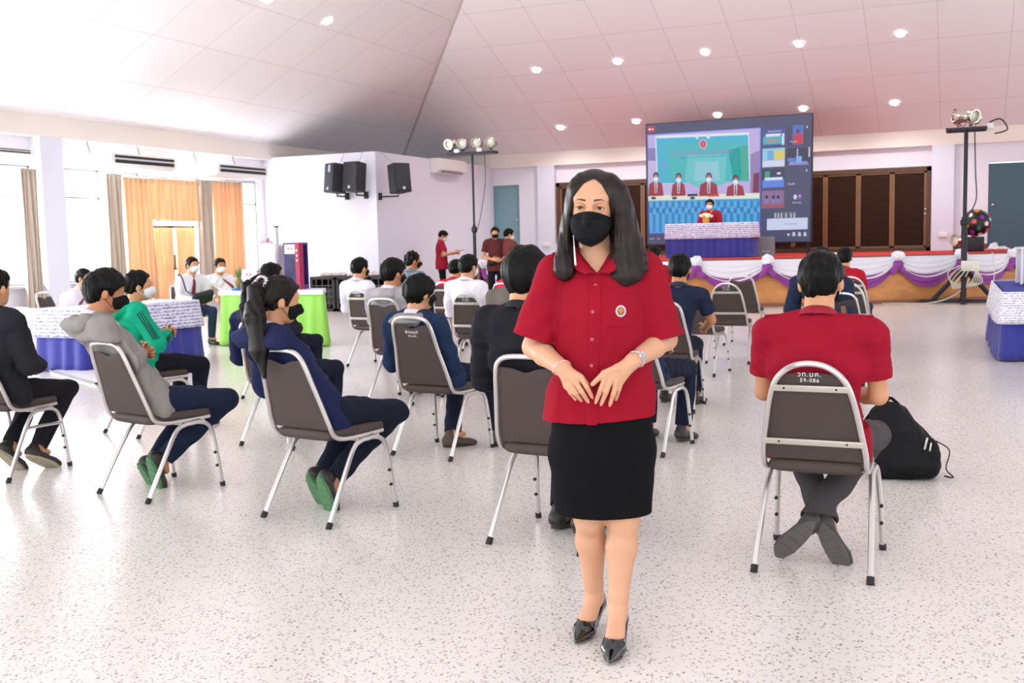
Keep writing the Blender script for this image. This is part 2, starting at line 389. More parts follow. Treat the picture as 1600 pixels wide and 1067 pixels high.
def hair_sdf(J, style, h, name='hair', m=HAIR, parent=None, seed=0):
    H, R, s = J['Hc'], J['Rh'], J['hs']; T = lambda p: H+R@(A_(p)*s)
    lo, hi = H-.17*s, H+.17*s; lo = lo.copy(); tail = style in ('ponytail', 'black_ponytail')
    if tail: lo = lo-A_((.12, .16, .42))
    g = SDF(lo, hi, h)
    gr = {'short': .016, 'spiky': .018, 'bowl': .022, 'full': .024, 'bun': .012}.get(style, .013)
    g.add(ell(T((0, -.008, .014)), (A_((.076, .096, .086))+gr)*s, R)); g.add(ell(T((0, -.035, -.012)), (A_((.066, .074, .074))+gr*.7)*s, R), .03)
    ys = {'short': ((-.12, -.06, -.036, -.022, .006, .018, .028, .045, .07, .09, .12), (-.092, -.084, -.058, -.004, .004, -.034, -.026, .012, .045, .058, .065)),
          'full': ((-.12, -.06, -.036, -.022, .006, .018, .028, .045, .07, .09, .12), (-.108, -.096, -.07, -.014, -.004, -.040, -.034, .0, .02, .03, .04)),
          'bowl': ((-.12, -.06, -.02, .004, .02, .045, .07, .09, .12), (-.11, -.10, -.06, -.038, -.05, -.03, .0, .012, .02))}
    yy, zz = ys.get('short' if style in ('spiky',) else ('full' if style not in ys else style)); noise = folds(.0035 if style != 'spiky' else .009, 75, seed+3, .5); n2 = folds(.0022, 190, seed+9, .25)
    if tail or style == 'bun': yy, zz = (-.12, -.06, -.02, .004, .02, .045, .07, .09, .12), (-.085, -.075, -.055, -.03, -.045, .01, .045, .06, .07)
    def lim(X, Y, Z):
        px, py, pz = (X-H[0]), (Y-H[1]), (Z-H[2]); ly = (px*R[0, 1]+py*R[1, 1]+pz*R[2, 1])/s; lz = (px*R[0, 2]+py*R[1, 2]+pz*R[2, 2])/s
        lx = np.abs(px*R[0, 0]+py*R[1, 0]+pz*R[2, 0])/s; nar = 0 if style == 'bowl' else .004
        return np.maximum((np.interp(ly, yy, zz)-lz)*s*.8, (lx-np.interp(lz, (-.11, -.06, -.03, 0, .03, .05), (.048, .066, .076, .090, .12, .2))-(.010 if style == 'bowl' else 0))*s*.8)+n2(X, Y, Z)*1.6
    g.warp(lambda X, Y, Z: noise(X, Y, Z)+n2(X, Y, Z)); g.cutfn(lim)
    if tail:
        a = T((0, -.095, .050)); b = a+A_((.0, -.055, -.015)); c = b+A_((.045, -.050, -.14)); d = c+A_((.03, -.015, -.16)); e = d+A_((.025, .01, -.14))
        t = SDF(lo, hi, h)
        t.add(cap(T((0, -.07, .03)), a, .03, .02), .02); t.add(ecap(a, b, (.02, .02), (.034, .028)), .02); t.add(ecap(b, c, (.038, .030), (.062, .040)), .02); t.add(ecap(c, d, (.062, .040), (.056, .032)), .02); t.add(ecap(d, e, (.052, .030), (.018, .012)), .02)
        nn = folds(.005, 110, seed+1, .1); t.warp(nn); g.D = np.minimum(g.D, t.D)
    if style == 'bun': g.add(ell(T((0, -.105, -.02)), A_((.04, .035, .04))*s, R), .012)
    return g.build(name, m, parent)

def mask_obj(J, m, parent, h, loops=True, label=None):
    H, R, s = J['Hc'], J['Rh'], J['hs']; T = lambda p: H+R@(A_(p)*s)
    g = SDF(H-.16*s, H+.16*s, min(h, .005))
    g.add(ell(T((0, .03, -.058)), A_((.070, .078, .068))*s, R)); g.add(cap(T((0, .098, -.03)), T((0, .112, -.06)), .014*s, .018*s), .02)
    def lim(X, Y, Z):
        px, py, pz = (X-H[0]), (Y-H[1]), (Z-H[2]); ly = (px*R[0, 1]+py*R[1, 1]+pz*R[2, 1])/s; lz = (px*R[0, 2]+py*R[1, 2]+pz*R[2, 2])/s
        return np.maximum(np.maximum(.034-ly+np.maximum(-.085-lz, 0)*.6, lz+.030+np.maximum(.09-ly, 0)*.35-.005), -lz-.132)*s
    g.cutfn(lim); V, F = g.mesh(); mb = MB(); mb.add(V, F.tolist())
    if loops:
        for k in (1, -1):
            for z0, z1 in ((-.045, -.004), (-.10, -.05)):
                mb.tube([T((k*.064, .036, z0)), T((k*.078, .012, (z0+z1)/2)), T((k*.088, -.016, z1))], .0016*s, 5)
    return tag(mb.build('face_mask', m, parent, sharp=None), label)

def shoe_obj(A, t, parent, m=None, sole=None, h=.006, kind='low', hide=None, label=None):
    """low shoe: ankle A, toe direction t"""
    A = A_(A); t = unit(t); dn = A_((0, 0, -1)); dn = unit(dn-t*(dn@t)) if abs(t[2]) < .97 else A_((0, 1, 0))
    if t[2] < -.35 and t[1] > -.9: dn = unit(np.array([0, -1, -.15])-t*(np.array([0, -1, -.15])@t))      # heel lifted, sole turned back
    sd = np.cross(t, dn); R = np.stack([sd, t, -dn], 1); B = A+dn*.055
    if not hide: B = A+dn*.05
    g = SDF(A-.24, A+.24, h)
    g.add(ell(B-t*.035-dn*.005, (.036, .045, .040), R)); g.add(ecap(B-t*.03, B+t*.12, (.035, .034), (.045, .020), sd), .02); g.add(ell(B+t*.135+dn*.006, (.044, .055, .026), R), .02); g.add(cap(B-t*.02, A+dn*.0-t*.02, .038, .036), .02)
    g.cutfn(lambda X, Y, Z: (X-B[0])*dn[0]+(Y-B[1])*dn[1]+(Z-B[2])*dn[2]-.026)
    o = g.build('shoe', m or SHOE, parent)
    if label: o['label'] = label
    mb = MB(); n = 28; pts = []
    for i in range(n):
        a = 2*PI*i/n; y = math.cos(a); x = math.sin(a); w_ = .040+.008*(y if y > 0 else y*.6); pts.append((x*w_, .058+y*.128))
    for z in (0, 1):
        pass
    V = [B+sd*x+t*y+dn*.022 for x, y in pts]+[B+sd*x*1.02+t*y*1.0+dn*.03 for x, y in pts]+[B+sd*x*.97+t*y*.99+dn*.042 for x, y in pts]
    F = [(i, (i+1) % n, n+(i+1) % n, n+i) for i in range(n)]+[(n+i, n+(i+1) % n, 2*n+(i+1) % n, 2*n+i) for i in range(n)]+[tuple(range(n-1, -1, -1)), tuple(range(2*n, 3*n))]
    mb.add(V, F)
    for j in range(5):      # tread bars
        y = -.02+j*.045; mb.box(B+t*y+dn*.043, (.055, .016, .004), R)
    so = mb.build('sole', sole or SOLE_D, o, sharp=40)
    return o

def _bc(X, Y, Z): return np.maximum(np.maximum(Y-(-.225-(Z-.52)*.33+.040), Z-.905), np.abs(X)-.235)
BACKCUT = (_bc, A_((-.24, -.8, .3)), A_((.24, .0, .92)))
def person(label, loc=(0, 0, 0), rz=0, J=None, shirt=('polo', '#a01525'), pants='#191c26', hair='short', mask=None, skin=None, h=.008, wide=1.0,
           collar=None, group=None, seed=1, feet_on=True, shoes=None, sole=None, female=False, haircol=None, face=False, tie=None, hood=False, thigh=.082, hem=.40, epaulettes=False, cuff=None, hidelegs=False, stripes=None, back=True):
    root = empty('person', loc, math.radians(rz), label, 'person', group); skin = skin or SKIN
    kind, scol = shirt; sm = mat('cloth_'+scol[1:]+kind, scol, .85, bump=(26 if kind != 'hoodie' else 18, .35, (1, 1, .7), .012), spec=.15, var=(6, .07)) if isinstance(scol, str) else scol
    sl_long = kind in ('hoodie', 'blazer', 'dress', 'jacket'); e = {'polo': .012, 'dress': .014, 'hoodie': .022, 'blazer': .022, 'jacket': .03}[kind]
    if kind == 'short': e = .012
    # ---- body
    pts = [J[k] for k in ('P', 'Hc', 'N', 'SR', 'SL', 'ER', 'EL', 'HR', 'HL', 'KR', 'KL', 'AR', 'AL')]; lo, hi = bounds(pts, .17)
    g = SDF(lo, hi, h)
    for p, k in torso(J, -.012, wide): g.add(p, k)
    for p, k in head_prims(J, female): g.add(p, k)
    for q in 'RL':
        S, E, W = J['S'+q], J['E'+q], J['H'+q]
        g.add(cap(S, E, .046, .037), .02); g.add(cap(E, E*.6+W*.4, .038, .036), .01); g.add(cap(E*.6+W*.4, W, .036, .025), .01)
        th = -J['sd']*(1 if q == 'R' else -1)*.3+A_((0, 0, .9))
        for p, k in hand_prims(W, J['hd'+q], (J['sd']*(1 if q == 'R' else -1))*.6+A_((0, .5, .6)), th, .98, .55): g.add(p, k)
        g.add(cap(J['hip'+q], J['K'+q], .07, .045), .02); g.add(cap(J['K'+q], J['A'+q], .045, .034), .02); g.add(cap(J['A'+q], J['A'+q]+J['t'+q]*.08, .033, .02), .01)
    if J['seated'] and back: g.add(BACKCUT, .01, 'c', grow=.012)
    body = g.build('body', skin, root)
    # ---- trousers
    if not hidelegs:
        pm = mat('trousers_'+pants[1:], pants, .85, spec=.15, bump=(22, .35, (1, 1, 1), .012)); lo, hi = bounds([J[k] for k in ('P', 'KR', 'KL', 'AR', 'AL')], .2)
        g = SDF(lo, hi, h); P = J['P']
        g.add(ell(P+A_((0, .01, .0)), (.175*wide, .14, .105)), .0)
        for q in 'RL':
            K, Aq = J['K'+q], J['A'+q]; d = unit(Aq-K); end = Aq-d*.03
            g.add(cap(J['hip'+q], K, thigh+.012, .066), .03); g.add(cap(K, end, .064, .056), .02)
        g.warp(folds(.0045, 28, seed))
        if J['seated'] and back: g.add(BACKCUT, .02, 'c')
        for q in 'RL':
            K, Aq = J['K'+q], J['A'+q]; d = unit(Aq-K); end = Aq-d*.035
            g.add(cap(end-d*.02, end+d*.16, .042, .044), 0, 'c')
            c0 = end+d*.12; Rm = np.stack([unit(np.cross(d, A_((1, .01, 0)))), unit(np.cross(d, np.cross(d, A_((1, .01, 0))))), d], 1); g.add(bx(c0, (.1, .1, .10), .002, Rm), 0, 'c')
        g.build('trousers', pm, root)
        for q in 'RL': shoe_obj(J['A'+q], J['t'+q], root, shoes, sole, max(.006, h*.8))
    # ---- shirt
    P, N = J['P'], J['N']; pts = [J[k] for k in ('P', 'N', 'SR', 'SL', 'ER', 'EL', 'HR', 'HL')]; lo, hi = bounds(pts, .16); g = SDF(lo, hi, h)
    for p, k in torso(J, e, wide): g.add(p, k)
    bot = P-A_((0, 0, .04 if J['seated'] else .09)); g.add(ecap(bot, J['W'], (.178*wide+e, .142+e*.6), (.155*wide+e, .118+e), J['sd']), .03)
    for q in 'RL':
        S, E, W = J['S'+q], J['E'+q], J['H'+q]
        if sl_long:
            W2 = W-unit(W-E)*.015; f = e*.8
            g.add(cap(S, E, .054+f, .046+f), .02); g.add(cap(E, W2, .046+f, .032+f*.6), .02)
        else: g.add(cap(S, S*.25+E*.75, .060, .066), .02)
    g.warp(folds(.0035 if kind in ('polo',) else .006, 24, seed+5)); g.warp(folds(.002, 60, seed+6))
    for q in 'RL':
        S, E, W = J['S'+q], J['E'+q], J['H'+q]
        if sl_long: a = W-unit(W-E)*.012; d = unit(W-E); rr = .030
        else: a = S*.32+E*.68; d = unit(E-S); rr = .051
        u_ = unit(np.cross(d, A_((.3, 1, .2)))); Rm = np.stack([u_, unit(np.cross(d, u_)), d], 1); g.add(bx(a+d*.10, (.10, .10, .10), .002, Rm), 0, 'c')
        g.add(cap(a-d*.04, a+d*.03, rr, rr+.002), 0, 'c')
    zc = P[2]-(.075 if J['seated'] else .13)
    if J['seated'] and back: g.add(BACKCUT, .045, 'c')
    g.cutfn(lambda X, Y, Z: zc-Z+0*X+0*Y)
    nd = unit(J['Hc']-N+A_((0, -.02, 0))); g.add(cap(N+nd*.01, N+nd*.2, .060, .075), .008, 'c')
    sh = g.build('shirt' if kind not in ('hoodie', 'blazer', 'jacket') else {'hoodie': 'hooded_sweatshirt', 'blazer': 'blazer', 'jacket': 'jacket'}[kind], sm, root)
    # collar : a folded band round the neck
    ccol = collar or (scol if isinstance(scol, str) else '#e9e6ee')
    if collar != 'none':
        cm = mat('collar_'+ccol[1:], ccol, .85)
        mb = MB(); Rn = np.stack([J['sd'], unit(np.cross(nd, J['sd'])), nd], 1); hc = .0 if kind != 'blazer' else .0
        def fn(u, v):
            a = -PI*.5+PI*.16+u*(2*PI-PI*.32)+0; a = PI/2+PI*.10+u*(2*PI-PI*.20)
            rim = .062; top = .040+.012*math.cos(a-1.5*PI); drop = .020-.004*math.cos(a-1.5*PI)
            if v < .45: r_, z = rim+.002*(v/.45), -.01+(top+.0)*(v/.45)
            else: t_ = (v-.45)/.55; r_, z = rim+.004+.022*t_, (top-.01)-(top-.01-drop*.2)*t_+.001
            return N+A_((0, .004, -.002))+Rn@A_((r_*1.02*math.cos(a), r_*math.sin(a), z))
        mb.sheet(fn, 28, 6, .003); mb.build('collar', cm, sh, sharp=None)
    if hood:
        gh = SDF(*bounds([N], .24), h); ring = []
        for i in range(13):
            a = -PI*.5+2*PI*(i/12)-PI; c_, s_ = math.cos(a), math.sin(a); bk = max(0, -s_); ring.append((N+J['sd']*c_*(.088+.012*bk)+J['fwd']*(s_*(.078+.018*bk)-.004)+A_((0, 0, .004-.050*max(0, s_)-.022*bk)), .022+.018*bk))
        for (p0, r0_), (p1, r1_) in zip(ring, ring[1:]): gh.add(cap(p0, p1, r0_, r1_), .012)
        gh.add(ell(N-J['fwd']*.105+A_((0, 0, -.055)), (.09, .036, .065)), .045); gh.add(ell(N-J['fwd']*.115+A_((0, 0, -.035)), (.115, .038, .035)), .04); gh.add(cap(N-J['fwd']*.10+J['sd']*.05+A_((0, 0, .035)), N-J['fwd']*.10-J['sd']*.05+A_((0, 0, .035)), .012, .012), .03, 'c')
        (gh.add(BACKCUT, .02, 'c') if J['seated'] and back else None); gh.warp(folds(.006, 40, seed+2)); gh.add(cap(N-A_((0, .015, .05)), N+A_((0, -.015, .15)), .062, .084), .01, 'c'); gh.build('hood', hood if not isinstance(hood, bool) else sm, sh)
    for q, ang, r_, c_ in (stripes or []):
        k = 1 if q == 'R' else -1; S, E, W = J['S'+q], J['E'+q], J['H'+q]; f = e*.8; pts = []
        for t in np.linspace(0, 1, 15):
            if t < .55: u = t/.55; c0 = S*(1-u)+E*u; dd = unit(E-S); rr = (.054+f)*(1-u)+(.046+f)*u
            else: u = (t-.55)/.45; c0 = E*(1-u)+(W*.85+E*.15)*u; dd = unit(W-E); rr = (.046+f)*(1-u)+(.034+f*.6)*u
            o1 = unit(J['sd']*k-dd*((J['sd']*k)@dd)); o2 = np.cross(dd, o1); pts.append(c0+(o1*math.cos(ang)+o2*math.sin(ang))*(rr+.004))
        mb = MB(); mb.tube(smooth_path(pts, 3), r_, 6, flat=.9); tag(mb.build('sleeve_stripe', mat('stripe_'+c_[1:], c_, .8), sh, sharp=None))
    if epaulettes:
        for k in (1, -1):
            S = J['SR' if k > 0 else 'SL']; a = S*.45+N*.55+A_((0, 0, .030+e)); b = S+J['sd']*k*.0+A_((0, 0, .058+e)); u_ = unit(b-a)
            mb = MB(); Rm = np.stack([u_, unit(np.cross(A_((0, 0, 1)), u_)), unit(np.cross(u_, np.cross(A_((0, 0, 1)), u_)))], 1)
            mb.rbox((a+b)/2+A_((0, 0, .004)), (np.linalg.norm(b-a)*1.05, .045, .006), .004, Rm); mb.build('epaulette', sm, sh)
    if tie:
        tm = mat('tie_'+tie[1:], tie, .5, bump=(200, .2)); mb = MB(); f = J['fwd']; a = N+f*.068+A_((0, 0, -.025)); c = J['C']+f*(.128+e)
        b = (a+c)/2+f*.02; dd = J['W']+f*(.125+e)+A_((0, 0, .02)); T_ = smooth_path([a, b+f*.008, c+f*.006, dd+f*.008], 5); Wd = np.linspace(.016, .036, len(T_))
        s_ = J['sd']; V = []; F = []
        for p, wv in zip(T_, Wd): V += [p-s_*wv, p+f*.007, p+s_*wv, p-f*.004]
        for i in range(len(T_)-1):
            for j in range(4): l = (j+1) % 4; F.append((i*4+j, i*4+l, i*4+4+l, i*4+4+j))
        F += [(3, 2, 1, 0), tuple(len(V)-4+i for i in range(4))]; mb.add(V, F); mb.rbox(a+f*.006, (.034, .02, .03), .006); mb.build('necktie', tm, sh)
    # ---- head dress
    if hair: hair_sdf(J, hair, min(h, .0055), 'hair', haircol or HAIR, root, seed)
    if mask: mask_obj(J, mask, root, h)
    if face:
        H, R, s = J['Hc'], J['Rh'], J['hs']
        for k in (1, -1):
            mb = MB(); mb.lathe([(0.001, .0), (.005, .001), (.0075, .004), (.006, .009), (.001, .011)], H+R@(A_((k*.031, .072, -.020))*s), 10, R@rotm(-90)); eo = mb.build('eye', IRIS, root)
            mb = MB(); mb.tube([H+R@(A_((k*x, y, z))*s) for x, y, z in ((.016, .088, .000), (.030, .086, .005), (.046, .074, -.001))], .0028, 6); mb.build('eyebrow', HAIR, root)
    return root
# ================================================================ the hall
YB, XL, ZE, ZT = 27.2, -15.0, 3.45, 3.82
XR = 8.0; SL, SBK = .53, .42
K_ = 2**-SC.view_settings.exposure
def on_x(px, py, X): p = plane(px, py, 0, X); return p[1], p[2]
def on_y(px, py, Y): p = plane(px, py, 1, Y); return p[0], p[2]
def nodes(m): nt = m.node_tree; return nt, nt.nodes, nt.links, nt.nodes['Principled BSDF']

WALLM = mat('white_wall_paint', '#e9e6f0', .75, bump=(7, .05)); BEAMM = mat('cream_beam_paint', '#efe6de', .7); COLM = mat('column_paint', '#dfe0ee', .7)
# terrazzo
FLM = mat('terrazzo_floor', '#e8dfdb', .22)
nt, N_, LK, PB = nodes(FLM)
tc = N_.new('ShaderNodeTexCoord')
def chips(scale, thr, col, base, stretch=(1, 1, 1), soft=.03):
    mp = N_.new('ShaderNodeMapping'); mp.inputs['Scale'].default_value = stretch; mp.inputs['Rotation'].default_value = (0, 0, scale)
    wn = N_.new('ShaderNodeTexNoise'); wn.inputs['Scale'].default_value = scale*.8
    mx = N_.new('ShaderNodeMix'); mx.data_type = 'VECTOR'; mx.inputs[0].default_value = .02
    v = N_.new('ShaderNodeTexVoronoi'); v.inputs['Scale'].default_value = scale; LK.new(tc.outputs['Object'], mp.inputs[0]); LK.new(mp.outputs[0], v.inputs['Vector'])
    ramp = N_.new('ShaderNodeValToRGB'); ramp.color_ramp.elements[0].position = thr; ramp.color_ramp.elements[1].position = thr+soft
    ramp.color_ramp.elements[0].color = (1, 1, 1, 1); ramp.color_ramp.elements[1].color = (0, 0, 0, 1); LK.new(v.outputs['Distance'], ramp.inputs[0])
    # only some of the cells carry a visible chip
    sp = N_.new('ShaderNodeSeparateColor'); LK.new(v.outputs['Color'], sp.inputs[0]); gt = N_.new('ShaderNodeMath'); gt.operation = 'GREATER_THAN'; gt.inputs[1].default_value = .5; LK.new(sp.outputs[0], gt.inputs[0])
    mu = N_.new('ShaderNodeMath'); mu.operation = 'MULTIPLY'; LK.new(ramp.outputs[0], mu.inputs[0]); LK.new(gt.outputs[0], mu.inputs[1])
    m_ = N_.new('ShaderNodeMix'); m_.data_type = 'RGBA'; LK.new(mu.outputs[0], m_.inputs[0]); LK.new(base, m_.inputs[6]); m_.inputs[7].default_value = (*lin(col), 1); return m_.outputs[2]
cn = N_.new('ShaderNodeTexNoise'); cn.inputs['Scale'].default_value = 1.1; LK.new(tc.outputs['Object'], cn.inputs['Vector'])
cr = N_.new('ShaderNodeValToRGB'); cr.color_ramp.elements[0].color = (*lin('#e4dfda'), 1); cr.color_ramp.elements[1].color = (*lin('#ece8e3'), 1); LK.new(cn.outputs[0], cr.inputs[0])
b_ = chips(62, .30, '#cbc0ba', cr.outputs[0], (1, .6, 1)); b_ = chips(95, .25, '#b0a097', b_, (.55, 1, 1)); b_ = chips(38, .17, '#9f938a', b_, (1, .6, 1), .02); b_ = chips(55, .15, '#857a74', b_, (.6, 1, 1), .02)
LK.new(b_, PB.inputs['Base Color']); PB.inputs['Specular IOR Level'].default_value = .45
mb = MB(); mb.box((-4, 9, -.06), (26, 38, .12)); tag(mb.build('floor', FLM, smooth=False), kind='structure')
OUTM = mat('bright_paving', '#e9e6e0', .9); mb = MB(); mb.box((-47, 9, -.35), (60, 120, .1)); mb.box((-4, 60, -.4), (30, 50, .1)); mb.box((40, 9, -.35), (60, 120, .1)); tag(mb.build('trim_7', OUTM, smooth=False), kind='structure')  # ground outside, added in a pale tone to bounce daylight into the hall
# ceiling with panel joints
CLM = mat('ceiling_panels', '#ece0e0', .8)
nt, N_, LK, PB = nodes(CLM)
tc = N_.new('ShaderNodeTexCoord'); br = N_.new('ShaderNodeTexBrick'); br.offset = 0; br.inputs['Scale'].default_value = 1
br.inputs['Mortar Size'].default_value = .008; br.inputs['Mortar Smooth'].default_value = .3; br.inputs['Brick Width'].default_value = 1.35; br.inputs['Row Height'].default_value = 1.3
br.inputs['Color1'].default_value = (*lin('#f2ecee'), 1); br.inputs['Color2'].default_value = (*lin('#efe9eb'), 1); br.inputs['Mortar'].default_value = (*lin('#d8cdcb'), 1)
LK.new(tc.outputs['UV'], br.inputs['Vector']); LK.new(br.outputs[0], PB.inputs['Base Color'])
bp = N_.new('ShaderNodeBump'); bp.inputs['Strength'].default_value = .25; bp.inputs['Distance'].default_value = .004; LK.new(br.outputs['Fac'], bp.inputs['Height']); bp.invert = True; LK.new(bp.outputs[0], PB.inputs['Normal'])
XM = (XL+XR)/2; HW = (XR-XL)/2; ZR = ZT+SL*HW; YH = YB-(ZR-ZT)/SBK; YF = -9.0
def slope(name, poly, uv):
    top = [(x, y, z+.12) for x, y, z in poly]; n = len(poly)
    F = [tuple(range(n)), tuple(range(2*n-1, n-1, -1))]+[(i, n+i, n+(i+1) % n, (i+1) % n) for i in range(n)]
    o = raw_mesh(name, poly+top, F, CLM, smooth=False); ul = o.data.uv_layers.new(name='panels')
    for lp in o.data.loops: p = o.data.vertices[lp.vertex_index].co; ul.data[lp.index].uv = uv(p)
    return tag(o, kind='structure')
slope('ceiling', [(XL, YF, ZT), (XL, YB, ZT), (XM, YH, ZR), (XM, YF, ZR)], lambda p: (p.y+.35, (p.x-XL)*math.hypot(1, SL)))
slope('ceiling', [(XL, YB, ZT), (XR, YB, ZT), (XM, YH, ZR)], lambda p: (p.x+.55, (YB-p.y)*math.hypot(1, SBK)))
slope('ceiling', [(XR, YB, ZT), (XR, YF, ZT), (XM, YF, ZR), (XM, YH, ZR)], lambda p: (p.y, (XR-p.x)*math.hypot(1, SL)))
mb = MB(); a = A_((XL, YB, ZT)); b = A_((XM, YH, ZR)); mb.tube([a, b], .035, 6); tag(mb.build('trim_1', mat('hip_joint', '#cdbfbd', .8)), kind='structure')
# beams
mb = MB(); mb.box((XL-.2, 9, (ZE+ZT)/2+.03), (.4, 37, ZT-ZE+.06)); tag(mb.build('trim_2', BEAMM, smooth=False), kind='structure')
mb = MB(); mb.box(((XL+XR)/2, YB+.2, (ZE+ZT)/2+.03), (XR-XL+.8, .4, ZT-ZE+.06)); tag(mb.build('trim_3', BEAMM, smooth=False), kind='structure')
# back wall with door openings
BW = YB+.18; SZ = .97
xd0, xd1 = on_y(747, 300, BW)[0], on_y(811, 300, BW)[0]; xp0, xp1 = on_y(870, 300, BW)[0], on_y(1455, 300, BW)[0]; xe0 = on_y(1544, 300, BW)[0]; xe1 = xe0+1.9; zd = 2.98
mb = MB()
for x0, x1, z0, z1 in ((XL, xd0, 0, ZE), (xd0, xd1, zd, ZE), (xd1, xp0, 0, ZE), (xp0, xp1, 2.97, ZE), (xp1, xe0, 0, ZE), (xe0, xe1, zd+.02, ZE), (xe1, XR, 0, ZE), (xp0, xp1, 0, SZ), (xd0, xd1, 0, SZ), (xe0, xe1, 0, SZ)):
    mb.box(((x0+x1)/2, BW+.1, (z0+z1)/2), (x1-x0, .2, z1-z0))
tag(mb.build('wall_back', WALLM, smooth=False), kind='structure')
for n, (a, b) in enumerate(((839, 865.5), (1456, 1491))):
    x0, x1 = on_y(a, 262, YB)[0], on_y(b, 262, YB)[0]; mb = MB(); mb.box(((x0+x1)/2, YB+.12, ZE/2), (x1-x0, .24, ZE)); tag(mb.build('trim_%d' % (4+n), COLM, smooth=False), kind='structure')
mb = MB()
for x0, x1 in ((xp1, xe0), (xd1, xp0), (xe1, XR)): mb.box(((x0+x1)/2, BW-.03, SZ+.09), (x1-x0, .04, .11))
tag(mb.build('baseboard_back', mat('brown_skirting', '#8a4a35', .5), smooth=False), kind='structure')
TEAL = mat('dark_teal_door_paint', '#3f5a68', .5); LTEAL = mat('pale_teal_wall', '#a9d8dc', .7); CHROME = mat('polished_chrome', '#d9dadd', .18, 1)
def door(name, x0, x1, y, hx, TEAL=TEAL):
    mb = MB(); mb.box(((x0+x1)/2, y, (SZ+zd)/2), (x1-x0, .05, zd-SZ)); o = tag(mb.build(name, TEAL, smooth=False), kind='structure')
    mb = MB(); mb.lathe([(.03, 0), (.03, .02), (.012, .025), (.012, .07), (.028, .08), (.03, .1), (.01, .12)], (hx, y-.025, 2.02), 12, rotm(90)); mb.build('door_handle', CHROME, o)
xl = on_y(766, 300, BW+.15)[0]
door('door_1', xl, xd1, BW+.12, xd1-.1, mat('grey_teal_door_paint', '#7fa3ac', .5)); door('door_2', xe0, xe1, BW+.05, xe0+.1)
mb = MB(); mb.box(((xd0+xl)/2-.2, BW+1.5, 2), (2.2, .1, 3)); mb.box((xl+.05, BW+.8, 2), (.05, 1.4, 3)); tag(mb.build('wall_corridor', LTEAL, smooth=False), kind='structure')
# brown louvred folding doors
WOODF = mat('brown_door_frame', '#7d5836', .45, var=(3, .12)); LOUV = mat('dark_louvre', '#3a2a20', .55, var=(5, .2, (.3, 1, 6)))
mb = MB(); z0, z1 = SZ-.03, 2.975; yb = BW-.02
for za in (z0+.06, z1-.05): mb.box(((xp0+xp1)/2, yb, za), (xp1-xp0, .10, .11))
for xa in (xp0+.05, xp1-.05): mb.box((xa, yb, (z0+z1)/2), (.1, .10, z1-z0))
dr = tag(mb.build('door_3', mat('dark_brown_outer_frame', '#54381f', .5), smooth=False), kind='structure')
mb = MB(); mb.box(((xp0+xp1)/2, BW+.09, (z0+z1)/2), (xp1-xp0, .03, z1-z0)); mb.build('backing_panel', mat('dark_backing', '#1d1613', .8), dr, smooth=False)  # dark sheet added behind the slats to stop outside light leaking through
npan = 12; pw = (xp1-xp0-.2)/npan
for i in range(npan):
    xa = xp0+.1+i*pw; mb = MB()
    for q in (xa+.03, xa+pw-.03): mb.box((q, yb+.01, (z0+z1)/2), (.055, .06, z1-z0-.2))
    for q in (z0+.13, z1-.12): mb.box((xa+pw/2, yb+.01, q), (pw, .06, .055))
    p_ = mb.build('louvre_panel', WOODF, dr, smooth=False); mb = MB(); ns = 38
    for k in range(ns):
        zz = z0+.17+(z1-z0-.3)*(k+.5)/ns; mb.box((xa+pw/2, yb+.02, zz), (pw-.1, .012, (z1-z0-.3)/ns*1.15), rotm(28))
    mb.build('slats', LOUV, p_, smooth=False)
for k in (0, 1):
    mb = MB(); mb.lathe([(.02, 0), (.02, .03), (.005, .035)], (xp1-.12, yb-.05, 1.85+.12*k), 8, rotm(90)); mb.build('door_handle', CHROME, dr)
# partition room in the back left corner
PX, PY, PZ = -12.2, 20.9, 3.5
mb = MB(); mb.box(((XL+PX)/2-.2, PY+.06, PZ/2), (PX-XL+.4, .12, PZ)); mb.box((PX-.06, (PY+YB+.18)/2+.06, PZ/2), (.12, YB+.18-PY-.12, PZ)); tag(mb.build('wall_partition', mat('partition_paint', '#e6e6f3', .75), smooth=False), kind='structure')
# right side: low wall and columns of the open side
mb = MB(); mb.box((XR+.1, 9, .45), (.2, 37, .9)); tag(mb.build('wall_right', WALLM, smooth=False), kind='structure')
mb = MB()
for y in (-8, -2, 4, 10, 16, 22, 27): mb.box((XR+.15, y, ZE/2), (.4, .5, ZE))
mb.box((XR+.2, 9, (ZE+ZT)/2), (.4, 37, ZT-ZE+.1)); tag(mb.build('trim_6', COLM, smooth=False), kind='structure')
# left wall: sill wall, head, columns
XW = XL-.25; cols = []
c0, c1 = on_x(66, 300, XL)[0], on_x(101, 300, XL)[0]; pitch = 5.6
cols = [(c0-pitch, c1-pitch), (c0-2*pitch, c1-2*pitch), (c0-3*pitch, c1-3*pitch), (c0, c1)]
y3 = on_x(401, 300, XW)[0]
dy0, dy1 = on_x(233, 400, XW)[0], on_x(307, 400, XW)[0]
mb = MB(); SILL = .83
for a, b, z0, z1 in ((YF, dy0, 0, SILL), (dy1, PY, 0, SILL), (YF, PY, 2.95, ZE+.05), (y3, PY, SILL, 2.95), (PY, YB+.3, 0, ZE+.05)):
    mb.box((XW-.08, (a+b)/2, (z0+z1)/2), (.16, b-a, z1-z0))
tag(mb.build('wall_left', WALLM, smooth=False), kind='structure')
mb = MB()
for a, b in cols: mb.box((XL-.2, (a+b)/2, ZE/2), (.42, b-a, ZE))
tag(mb.build('trim_8', COLM, smooth=False), kind='structure')
mb = MB(); mb.box((XW+.02, (YF+dy0)/2, .06), (.04, dy0-YF, .12)); tag(mb.build('baseboard_left', mat('cream_skirting', '#e6dccf', .6), smooth=False), kind='structure')
